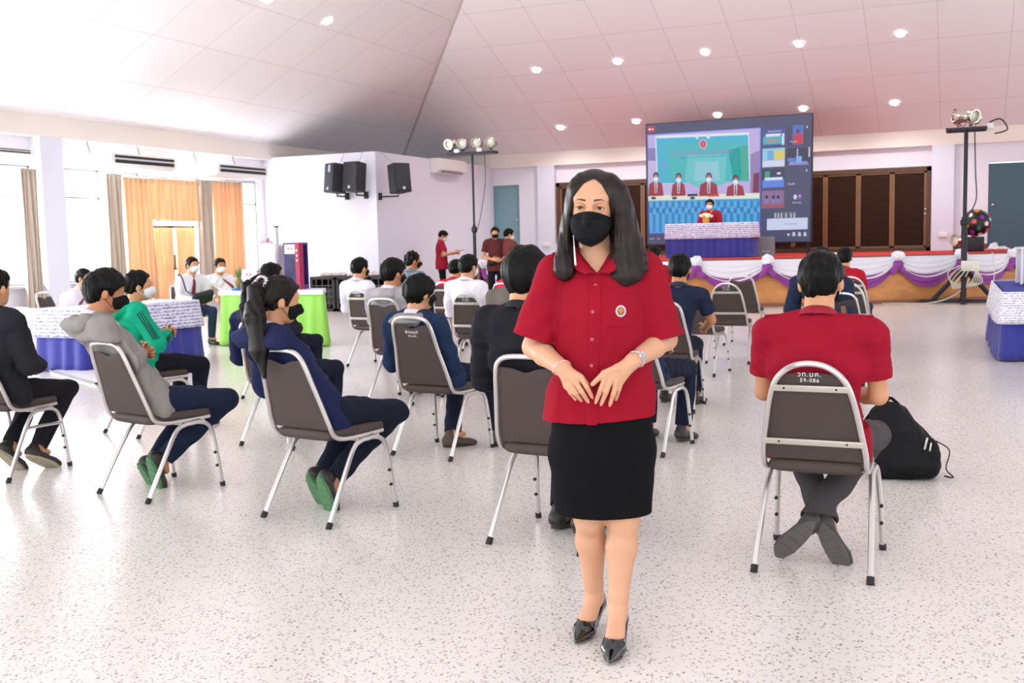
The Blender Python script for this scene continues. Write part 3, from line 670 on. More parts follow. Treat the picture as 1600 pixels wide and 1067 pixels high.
# windows: frame + glass
def thin_glass():
    m = bpy.data.materials.new('window_glass'); m.use_nodes = True; nt = m.node_tree; nt.nodes.clear()
    o = nt.nodes.new('ShaderNodeOutputMaterial'); t = nt.nodes.new('ShaderNodeBsdfTransparent'); g = nt.nodes.new('ShaderNodeBsdfGlossy'); g.inputs['Roughness'].default_value = .03
    mx = nt.nodes.new('ShaderNodeMixShader'); mx.inputs[0].default_value = .06; nt.links.new(t.outputs[0], mx.inputs[1]); nt.links.new(g.outputs[0], mx.inputs[2]); nt.links.new(mx.outputs[0], o.inputs[0]); return m
GLASS = thin_glass(); ALU = mat('grey_aluminium', '#8b98a5', .4, .3)
wins = [(cols[2][1], cols[1][0]), (cols[1][1], cols[0][0]), (cols[0][1], c0), (c1, dy0-.15), (dy1+.15, y3)]
zt = on_x(122, 309, XW)[1]
for n, (a, b) in enumerate(wins):
    mb = MB(); k = max(1, round((b-a)/1.15)); X_ = XW-.06
    for z in (SILL+.02, 2.93, zt): mb.box((X_, (a+b)/2, z), (.05, b-a, .035))
    for i in range(k+1):
        y = a+.02+(b-a-.04)*i/k; mb.box((X_, y, (SILL+2.95)/2), (.05, .035, 2.95-SILL))
    o = tag(mb.build('window_%d' % (n+1), ALU, smooth=False), kind='structure')
    mb = MB(); mb.box((X_, (a+b)/2, (SILL+2.95)/2), (.006, b-a-.04, 2.95-SILL-.04)); mb.build('window_glass', GLASS, o, smooth=False)
    mb = MB(); mb.box((XW+.06, (a+b)/2, SILL-.02), (.2, b-a, .04)); mb.build('window_sill', mat('grey_sill', '#aeb2bb', .5), o, smooth=False)
# glass double door in the left wall
mb = MB(); X_ = XW-.05; zd2 = on_x(270, 353, XW)[1]; dm = on_x(270, 400, XW)[0]
FR = mat('dark_bronze_frame', '#4a443f', .5)
for y in (dy0+.03, dm-.035, dm+.035, dy1-.03): mb.box((X_, y, zd2/2), (.06, .05, zd2))
for z in (zd2-.02, .08, 1.0): mb.box((X_, (dy0+dy1)/2, z), (.06, dy1-dy0, .05))
o = tag(mb.build('door_4', FR, smooth=False), kind='structure')
mb = MB(); mb.box((X_, (dy0+dy1)/2, zd2/2), (.006, dy1-dy0, zd2-.1)); mb.build('door_glass', GLASS, o, smooth=False)
mb = MB(); mb.box((X_+.06, dm+.06, 1.15), (.03, .03, .3)); mb.build('door_handle', mat('brass', '#8f7a3a', .3, 1), o)
# curtains
def curtain_mat(name, col, tr):
    m = bpy.data.materials.new(name); m.use_nodes = True; nt = m.node_tree; p = nt.nodes['Principled BSDF']; p.inputs['Base Color'].default_value = (*lin(col), 1); p.inputs['Roughness'].default_value = .9
    t = nt.nodes.new('ShaderNodeBsdfTranslucent'); t.inputs[0].default_value = (*lin(col), 1); mx = nt.nodes.new('ShaderNodeMixShader'); mx.inputs[0].default_value = tr
    nt.links.new(p.outputs[0], mx.inputs[1]); nt.links.new(t.outputs[0], mx.inputs[2]); nt.links.new(mx.outputs[0], nt.nodes['Material Output'].inputs[0]); return m
CB = curtain_mat('beige_curtain', '#cdbfb0', .10); CO = curtain_mat('apricot_sheer_curtain', '#efcba6', .22)
def curtain(px0, px1, pyt, pyb, m, label, nf, group=None, X=XL+.0, amp=.05, rings=True, ztop=None):
    ya, yb_ = on_x(px0, pyt, X)[0], on_x(px1, pyt, X)[0]; zt_, zb = ztop or on_x(px0, pyt, X)[1], on_x(px0, pyb, X)[1]; r = random.Random(int(px0)); ph = r.random()*6
    def fn(u, v):
        y = ya+(yb_-ya)*u+.01*math.sin(v*5+u*9); A = amp*(.75+.35*v); return (X+A*math.sin(u*nf*2*PI+ph+.4*math.sin(3*v+u*4))+.018*math.sin(u*nf*4.6*PI+v*2), y, zt_+(max(.03, zb)-zt_)*v)
    mb = MB(); mb.sheet(fn, nf*12, 14, .004); o = mb.build('curtain', m, sharp=None); tag(o, label, 'curtain', group)
    if rings:
        for i in range(nf):
            mb = MB(); y = ya+(yb_-ya)*(i+.5)/nf; T = [(X+.012*math.cos(t), y+.035*math.cos(t), zt_-.05+.035*math.sin(t)) for t in np.linspace(0, 2*PI, 13)[:-1]]
            mb.tube(T, .011, 6, closed=True); mb.build('curtain_ring', mat('brushed_ring', '#cfc4ae', .3, .8), o)
    return o
curtain(28, 54, 262, 514, CB, 'beige curtain left of the white column, hanging beside the window', 4)
curtain(162, 188, 272, 470, CB, 'grey beige curtain at the left end of the curtained wall', 4)
curtain(190, 236, 276, 470, CO, 'apricot sheer curtain left of the glass door', 6)
curtain(236, 306, 278, 345, CO, 'short apricot curtain hanging above the glass door', 8)
curtain(307, 329, 281, 470, CB, 'grey beige curtain right of the glass door', 3)
curtain(330, 379, 283, 470, CO, 'apricot sheer curtain at the right end beside the far window', 7)
curtain(236, 268, 356, 470, CO, 'apricot curtain covering the left leaf of the glass door', 5, X=XW+.05, amp=.02, rings=False)
curtain(273, 303, 356, 470, CO, 'apricot curtain covering the right leaf of the glass door', 5, X=XW+.05, amp=.02, rings=False)
ya = on_x(104, 269, XL)[0]; yb2 = on_x(401, 288, XL)[0]; zr = on_x(104, 270, XL)[1]
mb = MB(); mb.tube([(XL, ya, zr+.03), (XL, yb2, zr+.03)], .012, 8); tag(mb.build('curtain_rod', mat('rod', '#a6937c', .4, .6)), 'long curtain rod above the windows right of the column', 'curtain rod')
# air conditioners under the beam
ACW = mat('white_plastic', '#f1efee', .45); ACD = mat('dark_grille', '#24252b', .5)
def hung_ac(px0, px1, py0, py1, label):
    X = XL+.75; y0, z1 = on_x(px0, py0, X); y1, _ = on_x(px1, py0+2, X); z0 = on_x(px0, py1, X)[1]-.08
    r = empty('air_conditioner', (XL+.4, (y0+y1)/2, z0), 0, label, 'air conditioner', 'air conditioners hung under the left beam'); L = y1-y0+.1
    mb = MB(); mb.prism([(-.36, .02), (-.30, z1-z0+.04), (.36, z1-z0+.04), (.36, .09), (.28, .02)], 1, -L/2, L/2); mb.build('casing', ACW, r, smooth=False)
    mb = MB()
    for k in range(2): mb.box((.365, 0, .11+(z1-z0-.10)*(.12+k*.68)), (.012, L-.16, (z1-z0-.1)*(.46 if k == 0 else .34)))
    mb.build('grille', ACD, r, smooth=False)
    mb = MB(); mb.box((.372, 0, .11+(z1-z0-.10)*.5), (.006, L-.16, .012)); mb.build('louvre', ACW, r, smooth=False)
    for s in (-1, 1):
        mb = MB(); mb.tube([(-.33, s*L*.38, z1-z0), (-.42, s*L*.38, ZE-z0+.004)], .012, 6); mb.build('hanger_rod', ALU, r)
hung_ac(177, 272, 242, 255, 'ceiling-hung white air conditioner above the wide curtains, middle one')
hung_ac(342, 415, 258, 269, 'ceiling-hung white air conditioner nearest the partition corner')
hung_ac(-60, 48, 227, 234, 'ceiling-hung white air conditioner at the left picture edge')
# wall unit on the partition
y0, z1 = on_x(672, 248, PX); y1, z0 = on_x(715, 271, PX); r = empty('wall_air_conditioner', (PX+.14, (y0+y1)/2, z0), 0, 'white split air conditioner mounted high on the partition wall', 'air conditioner')
L = y1-y0; h_ = .36; r.location.z = (on_x(672, 270, PX)[1]); mb = MB(); mb.prism([(-.13, .0), (-.13, h_), (.08, h_), (.13, h_*.8), (.12, .08), (.0, .0)], 1, -L/2, L/2); mb.build('casing', ACW, r, sharp=25)
mb = MB(); mb.box((.075, 0, .035), (.08, L*.75, .02), rotm(0, 30)); mb.build('air_outlet', mat('grey_outlet', '#8c8a90', .5), r, smooth=False)
mb = MB(); mb.box((.125, L*.4, .17), (.01, .05, .03)); mb.build('display', mat('pale_grey', '#c9ccd2', .4), r, smooth=False)
# loudspeakers on the partition
SPK = mat('black_speaker_cloth', '#2c2d33', .7, bump=(120, .4)); BRK = mat('black_metal', '#232327', .5, .4); SILV = mat('silver_badge', '#d4d4d6', .3, .7)
def wall_speaker(px, py, face, label, turn, lab=False):
    if face == 'y': x, z = on_y(px, py, PY-.46); loc = (x, PY-.46, z)
    else: y, z = on_x(px, py, PX+.5); loc = (PX+.5, y, z)
    r = empty('loudspeaker', loc, math.radians(turn), label, 'loudspeaker', 'wall loudspeakers on the partition')
    T = rotm(-6); mb = MB(); mb.add([tuple(T@A_(v)) for v in [(-.21, -.19, -.32), (.21, -.19, -.32), (.15, .17, -.32), (-.15, .17, -.32), (-.21, -.19, .32), (.21, -.19, .32), (.15, .17, .32), (-.15, .17, .32)]], [(0, 3, 2, 1), (4, 5, 6, 7), (0, 1, 5, 4), (1, 2, 6, 5), (2, 3, 7, 6), (3, 0, 4, 7)]); mb.build('cabinet', SPK, r, smooth=False)
    mb = MB(); mb.rbox(T@A_((0, -.2, 0)), (.38, .02, .6), .01, T); mb.build('grille', mat('perforated_grille', '#3b3c44', .6, .3, bump=(300, .8)), r)
    mb = MB(); mb.lathe([(.035, 0), (.035, .01), (.01, .012)], T@A_((0 if not lab else .0, -.212, -.24)), 14, T@rotm(90)); mb.build('badge', SILV, r)
    if lab: mb = MB(); mb.box(T@A_((.02, -.213, .2)), (.09, .004, .16), T); mb.build('paper_label', mat('pale_blue_paper', '#b9c3dd', .8), r, smooth=False)
    back = -1
    b = rotm(0, 0, -turn)@A_((0, .37, 0) if face == 'y' else (-.44, 0, 0)); mb = MB(); mb.tube([(0, 0, -.33), (0, 0, -.39), b*.98+A_((0, 0, -.39))], .018, 8); mb.rbox(b+unit(b)*.04+A_((0, 0, -.38)), (.08, .08, .16), .01, rotm(0, 0, -turn)); mb.build('wall_bracket', BRK, r)
    mb = MB(); mb.tube([(0, .1, .31), b*1.0+A_((0, 0, .62))], .006, 5); mb.build('safety_wire', ALU, r)
wall_speaker(526, 279, 'y', 'left loudspeaker of the pair on the partition, with a pale paper label', -28, True)
wall_speaker(556, 277, 'y', 'right loudspeaker of the pair on the partition face', -10)
wall_speaker(622, 279, 'x', 'loudspeaker around the corner on the shaded partition wall, turned sideways', 62)
# downlights
LENS = mat('lit_downlight', '#ffffff', .3, emit=26*K_); RIM = mat('white_rim', '#f4f2f2', .4)
def downlight(P, n, label):
    n = unit(n); sd_ = unit(np.cross(n, (0, 1, 0))) if abs(n[1]) < .9 else A_((1, 0, 0)); R = np.stack([sd_, np.cross(n, sd_), n], 1)
    r = empty('downlight', tuple(P+n*.01), 0, label, 'downlight', 'ceiling downlights')
    mb = MB(); mb.lathe([(.115, 0), (.12, .015), (.09, .02), (.085, 0)], (0, 0, 0), 20, R, caps=False); mb.build('rim', RIM, r)
    mb = MB(); mb.lathe([(.001, .008), (.085, .008), (.085, 0), (.001, 0)], (0, 0, 0), 20, R); mb.build('lens', LENS, r)
    l = bpy.data.lights.new('downlight_lamp', 'SPOT'); l.energy = 60; l.spot_size = math.radians(150); l.spot_blend = .6; l.shadow_soft_size = .09; l.color = (1, .97, .95); lo = bpy.data.objects.new('downlight_lamp', l); C.objects.link(lo); lo.location = (0, 0, -.06); lo.parent = r
def ceil_back(x, y): d = ray(x, y); return CP+d*((ZT+SBK*YB-CAM_H)/(d[2]+SBK*d[1]))
def ceil_left(x, y): d = ray(x, y); return CP+d*((ZT-SL*XL-CAM_H)/(d[2]-SL*d[0]))
ords = ('first', 'second', 'third', 'fourth', 'fifth')
for i, p in enumerate(((876, 199), (994, 189), (1121, 179), (1255, 169), (1398, 160))): downlight(ceil_back(*p), (0, -SBK, -1), 'lit downlight, %s from the left in the lower row on the back slope' % ords[i])
for i, p in enumerate(((838, 109), (965, 95.5), (1102, 81), (1249, 68), (1407, 52))): downlight(ceil_back(*p), (0, -SBK, -1), 'lit downlight, %s from the left in the upper row on the back slope' % ords[i])
downlight(ceil_left(512, 32), (SL, 0, -1), 'lit downlight alone on the left ceiling slope'); downlight(ceil_left(419, -2), (SL, 0, -1), 'lit downlight on the left ceiling slope cut by the top picture edge')
# ================================================================ stage and what stands on it
WOODP = mat('stage_front_plywood', '#cc8a4c', .45, var=(2.2, .22, (1, 1, 2.5))); REDC = mat('red_carpet', '#c8312c', .95, bump=(200, .5)); BRT = mat('brown_stage_edge', '#8f5a45', .5)
spts = smooth_path([(-9.6, 21.0), (-8.6, 20.85), (-7, 20.8), (-5.2, 20.95), (-3.6, 21.4), (-2.2, 22.05), (-.9, 22.85), (.5, 23.8), (1.6, 24.6), (2.6, 25.3)], 8)
spts = [p for p in spts]; STG = .97
poly = [tuple(p) for p in spts]+[(3.2, YB-.0), (-9.6, YB-.0)]
stage = empty('stage', (0, 0, 0), 0, 'low brown wooden stage with a curved front along the back wall', 'stage')
mb = MB(); mb.prism(poly, 2, .0, STG-.03); mb.build('stage_body', WOODP, stage, smooth=False)
def offp(d, P=None):
    P = P or spts; o = []
    for i, p in enumerate(P):
        t = unit(P[min(i+1, len(P)-1)]-P[max(i-1, 0)]); o.append(p+d*np.array([t[1], -t[0]]))
    return o
def ribbon(P, d, z0, z1, th):
    A = offp(d, P); B = offp(d+th, P); n = len(A); V = [(*p, z0) for p in A]+[(*p, z1) for p in A]+[(*p, z0) for p in B]+[(*p, z1) for p in B]; F = []
    for i in range(n-1): F += [(2*n+i, 2*n+i+1, 3*n+i+1, 3*n+i), (n+i, i, i+1, n+i+1) if 0 else (i+1, i, n+i, n+i+1), (n+i, 3*n+i, 3*n+i+1, n+i+1), (i, i+1, 2*n+i+1, 2*n+i)]
    F += [(0, 2*n, 3*n, n), (n-1, 2*n-1, 4*n-1, 3*n-1)]; return V, F
mb = MB(); mb.add(*ribbon(spts, .0, .0, .07, .03)); mb.add(*ribbon(spts, .0, STG-.08, STG-.005, .035)); mb.build('edge_trim', BRT, stage, smooth=False)
mb = MB(); mb.prism([tuple(p) for p in offp(-.10)]+[(3.1, YB-.02), (-9.5, YB-.02)], 2, STG-.03, STG); mb.build('carpet', REDC, stage, smooth=False)
# festoon of white and purple cloth
WHT = mat('white_festoon_cloth', '#eceaf2', .8, sheen=.2); PUR = mat('purple_satin', '#8f2f93', .45, sheen=.3)
fest = empty('festoon', (0, 0, 0), 0, 'white and purple cloth festoon pinned in scallops along the stage front', 'festoon')
def stage_s(px):
    best = None
    for i in range(len(spts)-1):
        for t in np.linspace(0, 1, 12, endpoint=False):
            p = spts[i]*(1-t)+spts[i+1]*t; q = np.array([p[0], p[1], STG])-CP; x = 800+FPX*(q@rt)/(q@fw)
            if best is None or abs(x-px) < best[0]: best = (abs(x-px), i+t)
    return best[1]
def sp(s): i = int(min(s, len(spts)-2)); t = s-i; p = spts[i]*(1-t)+spts[i+1]*t; q = unit(spts[i+1]-spts[i]); return p, np.array([q[1], -q[0]])
ks = [stage_s(x) for x in (745, 862, 975, 1088, 1197, 1300, 1399, 1496, 1578)]+[len(spts)-1.001]
for n in range(len(ks)-1):
    a, b = ks[n], ks[n+1]
    def swag(top, sag0, sag1, off, nf, amp):
        def fn(u, v):
            s = a+(b-a)*u; p, nn = sp(s); w_ = 4*u*(1-u); z0 = STG-.03+top*w_*0; bot = sag0+sag1*w_**.8
            z = z0-bot*v; sw = math.sin(v*nf*PI*2+u*3)*amp*(w_*.9+.15); o = off+.02+.05*math.sin(v*PI*.9)*w_+sw
            return (p[0]+nn[0]*o, p[1]+nn[1]*o, z)
        return fn
    mb = MB(); mb.sheet(swag(0, .10, .52, .035, 5, .013), 24, 26, .004); mb.build('purple_swag', PUR, fest, sharp=None)
    mb = MB(); mb.sheet(swag(0, .07, .36, .065, 4, .015), 24, 22, .004); mb.build('white_swag', WHT, fest, sharp=None)
for n, s in enumerate(ks[:-1]):
    p, nn = sp(s); c = A_((p[0]+nn[0]*.12, p[1]+nn[1]*.12, STG-.03)); g = SDF(c-.26, c+.26, .014)
    g.add(ell(c, (.12, .10, .10)), 0); r = random.Random(n)
    for k in range(9): an = k*2.4; g.add(ell(c+A_((.075*math.cos(an), .02*r.random(), .07*math.sin(an))), (.05, .05, .04)), .015)
    g.warp(folds(.016, 34, n)); g.build('white_rosette', WHT, fest)
    c2 = c-A_((0, 0, .14)); g = SDF(c2-.42, c2+.3, .016); g.add(ell(c2, (.11, .08, .07)), 0); tdir = A_((nn[1], -nn[0], 0))
    for k in (-1, 1): g.add(cap(c2, c2-tdir*k*.11+A_((0, 0, -.16)), .05, .065), .03)
    g.build('purple_knot', PUR, fest)
# stairs at the left end
st = empty('stage_stairs', (-10.35, 21.35, 0), 0, 'brown wooden stairs with a red carpet at the left end of the stage', 'stairs')
for i in range(5):
    mb = MB(); z = STG*(i+1)/5.0; mb.box((-.62+i*.28, .2, z-.02), (.30, 1.5, .04)); mb.box((-.75+i*.28, .2, z/2), (.03, 1.5, z-.02)); mb.build('step', BRT, st, smooth=False)
for y in (-.56, .96): mb = MB(); mb.prism([(-.78, .0), (.72, 0), (.72, STG-.03), (.5, STG-.03)], 1, y-.02, y+.02); mb.build('stringer', mat('brown_stringer', '#7d3f30', .5), st, smooth=False)
mb = MB(); mb.box((.55, .2, STG-.01), (.45, 1.5, .02)); mb.build('carpet', REDC, st, smooth=False)
# LED wall
def EM(n, c, k=1.0):
    m = mat('screen_'+n, c, .6, emit=k*K_*.82); m.node_tree.nodes['Principled BSDF'].inputs['Base Color'].default_value = (.02, .02, .02, 1); return m
scr = empty('led_screen', (-5.15, 25.1, STG), 0, 'large video wall on the stage showing an online meeting with small tiles', 'screen')
YS = 25.0
q = [plane(x, y, 1, YS) for x, y in ((1009, 194), (1267, 179), (1269, 377), (1013, 382))]
x0, x1 = (q[0][0]+q[3][0])/2, (q[1][0]+q[2][0])/2; zt_, zb_ = (q[0][2]+q[1][2])/2, (q[2][2]+q[3][2])/2; SW, SH = x1-x0, zt_-zb_
mb = MB(); mb.box(((x0+x1)/2+5.15, -.1+.06, (zt_+zb_)/2-STG), (SW+.04, .12, SH+.04)); mb.build('casing', mat('black_casing', '#15151d', .5), scr, smooth=False)
mb = MB(); mb.box(((x0+x1)/2+5.15, .02, (zb_-STG)/2), (SW*.96, .10, .05))
for k in (-.48, -.24, 0, .24, .48): mb.box(((x0+x1)/2+5.15+SW*k, .0, (zb_-STG)/2), (.08, .12, zb_-STG))
mb.build('stand', mat('black_stand', '#1a181c', .6), scr, smooth=False)
disp = MB(); DM = []; 
def S2(cx, cy):
    u = (cx-45-(cy-118)*.017)/(1198); ty = 118-78*u; by = 982-17*u; v = (cy-ty)/(by-ty); return x0+5.15+SW*u, zt_-STG-SH*v
def dmat(c, k=1.0):
    m = EM(c[1:]+('%d' % (k*10)), c, k)
    if m not in DM: DM.append(m)
    return DM.index(m)
def pg(pts, c, lay, k=1.0):
    yy = -.105-lay*.0012; P = [(*S2(*p),) for p in pts]; disp.prism(P, 1, yy, yy+.001, dmat(c, k))
def rc(a, b, c_, d, col, lay, k=1.0): pg([(a, b-(0)), (a, d), (c_, d-(c_-a)*.0), (c_, b)], col, lay, k)
def sk(a, b, c_, d, col, lay, k=1.0):
    """rectangle following the screen's own perspective, x a..c, y b (at left top) .. d (at left bottom)"""
    e = lambda x, y: y-(x-a)*(.065*(1-(y-118)/870)+.014*((y-118)/870)); pg([(a, b), (a, d), (c_, e(c_, d)), (c_, e(c_, b))], col, lay, k)
def el(cx, cy, rx, ry, col, lay, k=1.0, n=14): pg([(cx+rx*math.cos(-2*PI*i/n), cy+ry*math.sin(-2*PI*i/n)) for i in range(n)], col, lay, k)
pg([(45, 118), (62, 980), (1250, 965), (1243, 40)], '#43496f', 0)
sk(55, 130, 112, 172, '#c2334a', 1); el(70, 151, 8, 8, '#ffffff', 2); sk(82, 146, 102, 156, '#e9c6cf', 2)
pg([(52, 188), (74, 903), (896, 882), (890, 136)], '#6f86ff', 1); pg([(58, 194), (78, 896), (889, 876), (884, 142)], '#c3b4ea', 2)
pg([(58, 380), (62, 640), (300, 640), (300, 380)], '#c9bde8', 3); pg([(820, 330), (820, 620), (887, 620), (886, 300)], '#9a83b8', 3); pg([(60, 285), (60, 375), (118, 375), (116, 285)], '#8a7fc0', 4)
pg([(112, 196), (130, 545), (822, 522), (806, 172)], '#e4ecff', 4); pg([(122, 215), (138, 540), (815, 525), (800, 190)], '#37b9d8', 5)
pg([(200, 260), (220, 500), (520, 560), (760, 500), (740, 240)], '#3fbdc4', 6); pg([(360, 330), (340, 520), (480, 590), (640, 540), (650, 330)], '#62cbd0', 7); pg([(420, 380), (410, 520), (600, 520), (590, 380)], '#8ccfe0', 8)
pg([(660, 300), (700, 520), (810, 520), (800, 260)], '#3cae9c', 6)
for i in range(24): x = 135+i*28; y = 208-i*1.35; pg([(x, y), (x+26, y+9), (x+26, y-8)], '#f2f4ff', 9)
for a in (430, 512): el(a, 200, 14, 20, '#dfe2fb', 10)
el(475, 256, 27, 34, '#e6cfe6', 9); el(475, 256, 21, 28, '#d42d58', 10); el(475, 256, 8, 16, '#e86a7d', 11)
def line(txt, cx, cy, size, col, lay, k=1.0):
    m = MB(); x, z = S2(cx, cy); text_mb(m, txt, (x, -.105-lay*.0012, z), np.stack([A_((1, 0, .0)), A_((0, 0, 1)), A_((0, -1, 0))], 1), size, .0004); disp.add(m.V, m.F, dmat(col, k))
line('โครงการเปิดบ้านวิชาการออนไลน์', 470, 320, .115, '#b45ad6', 10); line('Opening Ceremony of the Online Academic Conference College', 470, 347, .040, '#2a4f8e', 10)
for a in range(3): el(180, 390+a*22, 26-a*5, 9, '#6fa8e0', 8)
for a in range(3): el(712, 345+a*24, 24-a*4, 9, '#2f9aa6', 8)
pg([(62, 625), (66, 668), (889, 652), (889, 610)], '#e6efdc', 10)
pg([(70, 662), (78, 896), (889, 876), (889, 650)], '#2f9fe0', 10)
for i in range(34):
    x = 80+i*24.2; pg([(x, 668), (x+3, 890), (x+10, 890), (x+9, 666)], '#1763b6' if i % 2 else '#5fc0f2', 11)
    el(x+8, 735+8*math.sin(i*1.7), 11, 22, '#53b4ea' if i % 2 else '#1d74c4', 12)
def seat_p(cx, cy, w_, jac, tie='#6a7fd8'):
    pg([(cx-w_, 632), (cx+w_, 628), (cx+w_*.8, cy+55), (cx+w_*.3, cy+38), (cx-w_*.3, cy+38), (cx-w_*.85, cy+58)], jac, 13)
    pg([(cx-12, cy+40), (cx-8, cy+120), (cx+8, cy+120), (cx+13, cy+40)], '#e8e4f4', 14); pg([(cx-4, cy+45), (cx-5, cy+115), (cx+5, cy+115), (cx+4, cy+45)], '#3b3f78', 15)
    el(cx, cy, 23, 30, '#3a2230', 14); el(cx, cy+8, 18, 24, '#b07488', 15); el(cx, cy+22, 19, 17, '#eaf2ff', 16)
for a, b, c_ in ((122, 486, 60), (295, 492, 55), (520, 490, 72), (716, 508, 68)): seat_p(a, b, c_, '#a0243e')
pg([(845, 470), (840, 608), (887, 608), (887, 460)], '#7c2348', 13)
for a in (105, 265, 400): el(a, 645, 20, 10, '#26283c', 13)
sk(362, 616, 440, 634, '#232a44', 17); sk(515, 622, 598, 636, '#d8405a', 17)
# person at the desk is real and stands in front of the picture
def tile(a, b, c_, d, col): sk(a, b, c_, d, col, 2)
tile(905, 148, 1062, 272, '#3b4fa0'); sk(908, 205, 1050, 262, '#39b6c8', 3); sk(925, 185, 1030, 205, '#e6e9ff', 3); sk(930, 225, 1015, 242, '#c68d78', 4); sk(1040, 180, 1056, 262, '#dfe6ff', 4); line('ประชุมวิชาการ', 985, 165, .055, '#f2f2ff', 5)
tile(905, 290, 1062, 425, '#9ccff0'); sk(985, 305, 1060, 372, '#e0d36c', 3); sk(940, 305, 985, 372, '#5fb4ec', 3); sk(908, 380, 1060, 423, '#dbe0f8', 4)
tile(905, 440, 1062, 575, '#243a58'); sk(925, 455, 960, 500, '#2aa48e', 3); sk(908, 515, 1060, 573, '#5b86e8', 4); sk(925, 500, 1050, 520, '#e3ecff', 5); sk(1010, 462, 1035, 476, '#f2f2ff', 5)
tile(905, 596, 1062, 722, '#8d6c9e'); sk(908, 680, 1060, 720, '#a4536a', 3)
for x in (940, 988, 1022): el(x, 640, 10, 14, '#2e2436', 4); sk(x-13, 655, x+13, 690, '#7c7fc0', 4)
sk(1075, 130, 1228, 272, '#3a3f63', 1); sk(1113, 122, 1188, 262, '#4a6cc8', 2); el(1150, 165, 12, 16, '#5a3040', 3); sk(1122, 185, 1186, 258, '#d02a45', 3); line('Manunya', 1122, 238, .045, '#f2e6ee', 5)
tile(1075, 290, 1232, 415, '#2b3050'); pg([(1085, 412), (1095, 385), (1215, 380), (1232, 405)], '#8f8ed8', 3)
for x in (1090, 1108, 1126): el(x, 370, 9, 16, '#5d86d8', 4)
sk(1140, 345, 1180, 392, '#79b6f0', 4); sk(1146, 290, 1153, 345, '#c9d6f2', 4); sk(1226, 280, 1234, 350, '#dfe6ff', 4)
sk(1075, 437, 1232, 568, '#454a70', 2); line('ไพบูลย์', 1112, 546, .055, '#ffffff', 5); sk(1075, 592, 1232, 722, '#454a70', 2)
el(1140, 640, 13, 18, '#d8d8e4', 3); el(1172, 638, 14, 17, '#8f56d0', 3); el(1172, 632, 5, 6, '#f0d8ff', 4); line('อีก 9 คน', 1152, 682, .055, '#ffffff', 5)
tile(990, 750, 1150, 800, '#5c6478'); [sk(x, 757, x+7, 792, '#d4dae6', 3) for x in (1000, 1020, 1042, 1075, 1110, 1133)]
sk(945, 798, 1230, 882, '#d2dcfa', 4); line('ตรวจสอบแล้ว', 1115, 836, .05, '#5a6cb4', 6)
for x in (1098, 1136, 1175, 1213): el(x, 905 if x != 1098 else 915, 9, 9, '#d9dcef', 3); sk(x-11, 914, x+11, 926, '#d9dcef', 3) if x != 1098 else None
line('20:15', 95, 940, .055, '#e9e9f6', 3); line('ไทย', 145, 940, .05, '#e9e9f6', 3)
for x in (1212, 1215): el(x, 135 if x == 1212 else 447, 6, 9, '#c9cbe6', 4)
disp.build('display', DM, scr, smooth=False)

# cloth-covered tables
NAVY = mat('royal_blue_table_skirt', '#2d3192', .7, sheen=.3)
def lace_mat(name, base, dark, sc=1.0, thr=.5):
    m = bpy.data.materials.new(name); m.use_nodes = True; nt = m.node_tree; p = nt.nodes['Principled BSDF']; p.inputs['Roughness'].default_value = .85
    tc = nt.nodes.new('ShaderNodeTexCoord'); wv = nt.nodes.new('ShaderNodeTexWave'); wv.inputs['Scale'].default_value = 7.5*sc; wv.inputs['Distortion'].default_value = 2.5; wv.inputs['Detail'].default_value = 1; wv.inputs['Detail Scale'].default_value = 3; wv.bands_direction = 'Z'; wv.wave_profile = 'SAW'
    vo = nt.nodes.new('ShaderNodeTexVoronoi'); vo.inputs['Scale'].default_value = 24*sc; ad = nt.nodes.new('ShaderNodeMath'); ad.operation = 'MULTIPLY_ADD'; ad.inputs[1].default_value = .75
    nt.links.new(tc.outputs['Object'], wv.inputs[0]); nt.links.new(tc.outputs['Object'], vo.inputs['Vector']); nt.links.new(vo.outputs[0], ad.inputs[0]); nt.links.new(wv.outputs[1], ad.inputs[2])
    r = nt.nodes.new('ShaderNodeValToRGB'); r.color_ramp.elements[0].position = .55*thr*2; r.color_ramp.elements[1].position = .85*thr*2; r.color_ramp.elements[0].color = (*lin(dark), 1); r.color_ramp.elements[1].color = (*lin(base), 1)
    nt.links.new(ad.outputs[0], r.inputs[0]); nt.links.new(r.outputs[0], p.inputs['Base Color']); return m
LACE = lace_mat('white_lace_over_blue', '#e6e4f2', '#8583bd')
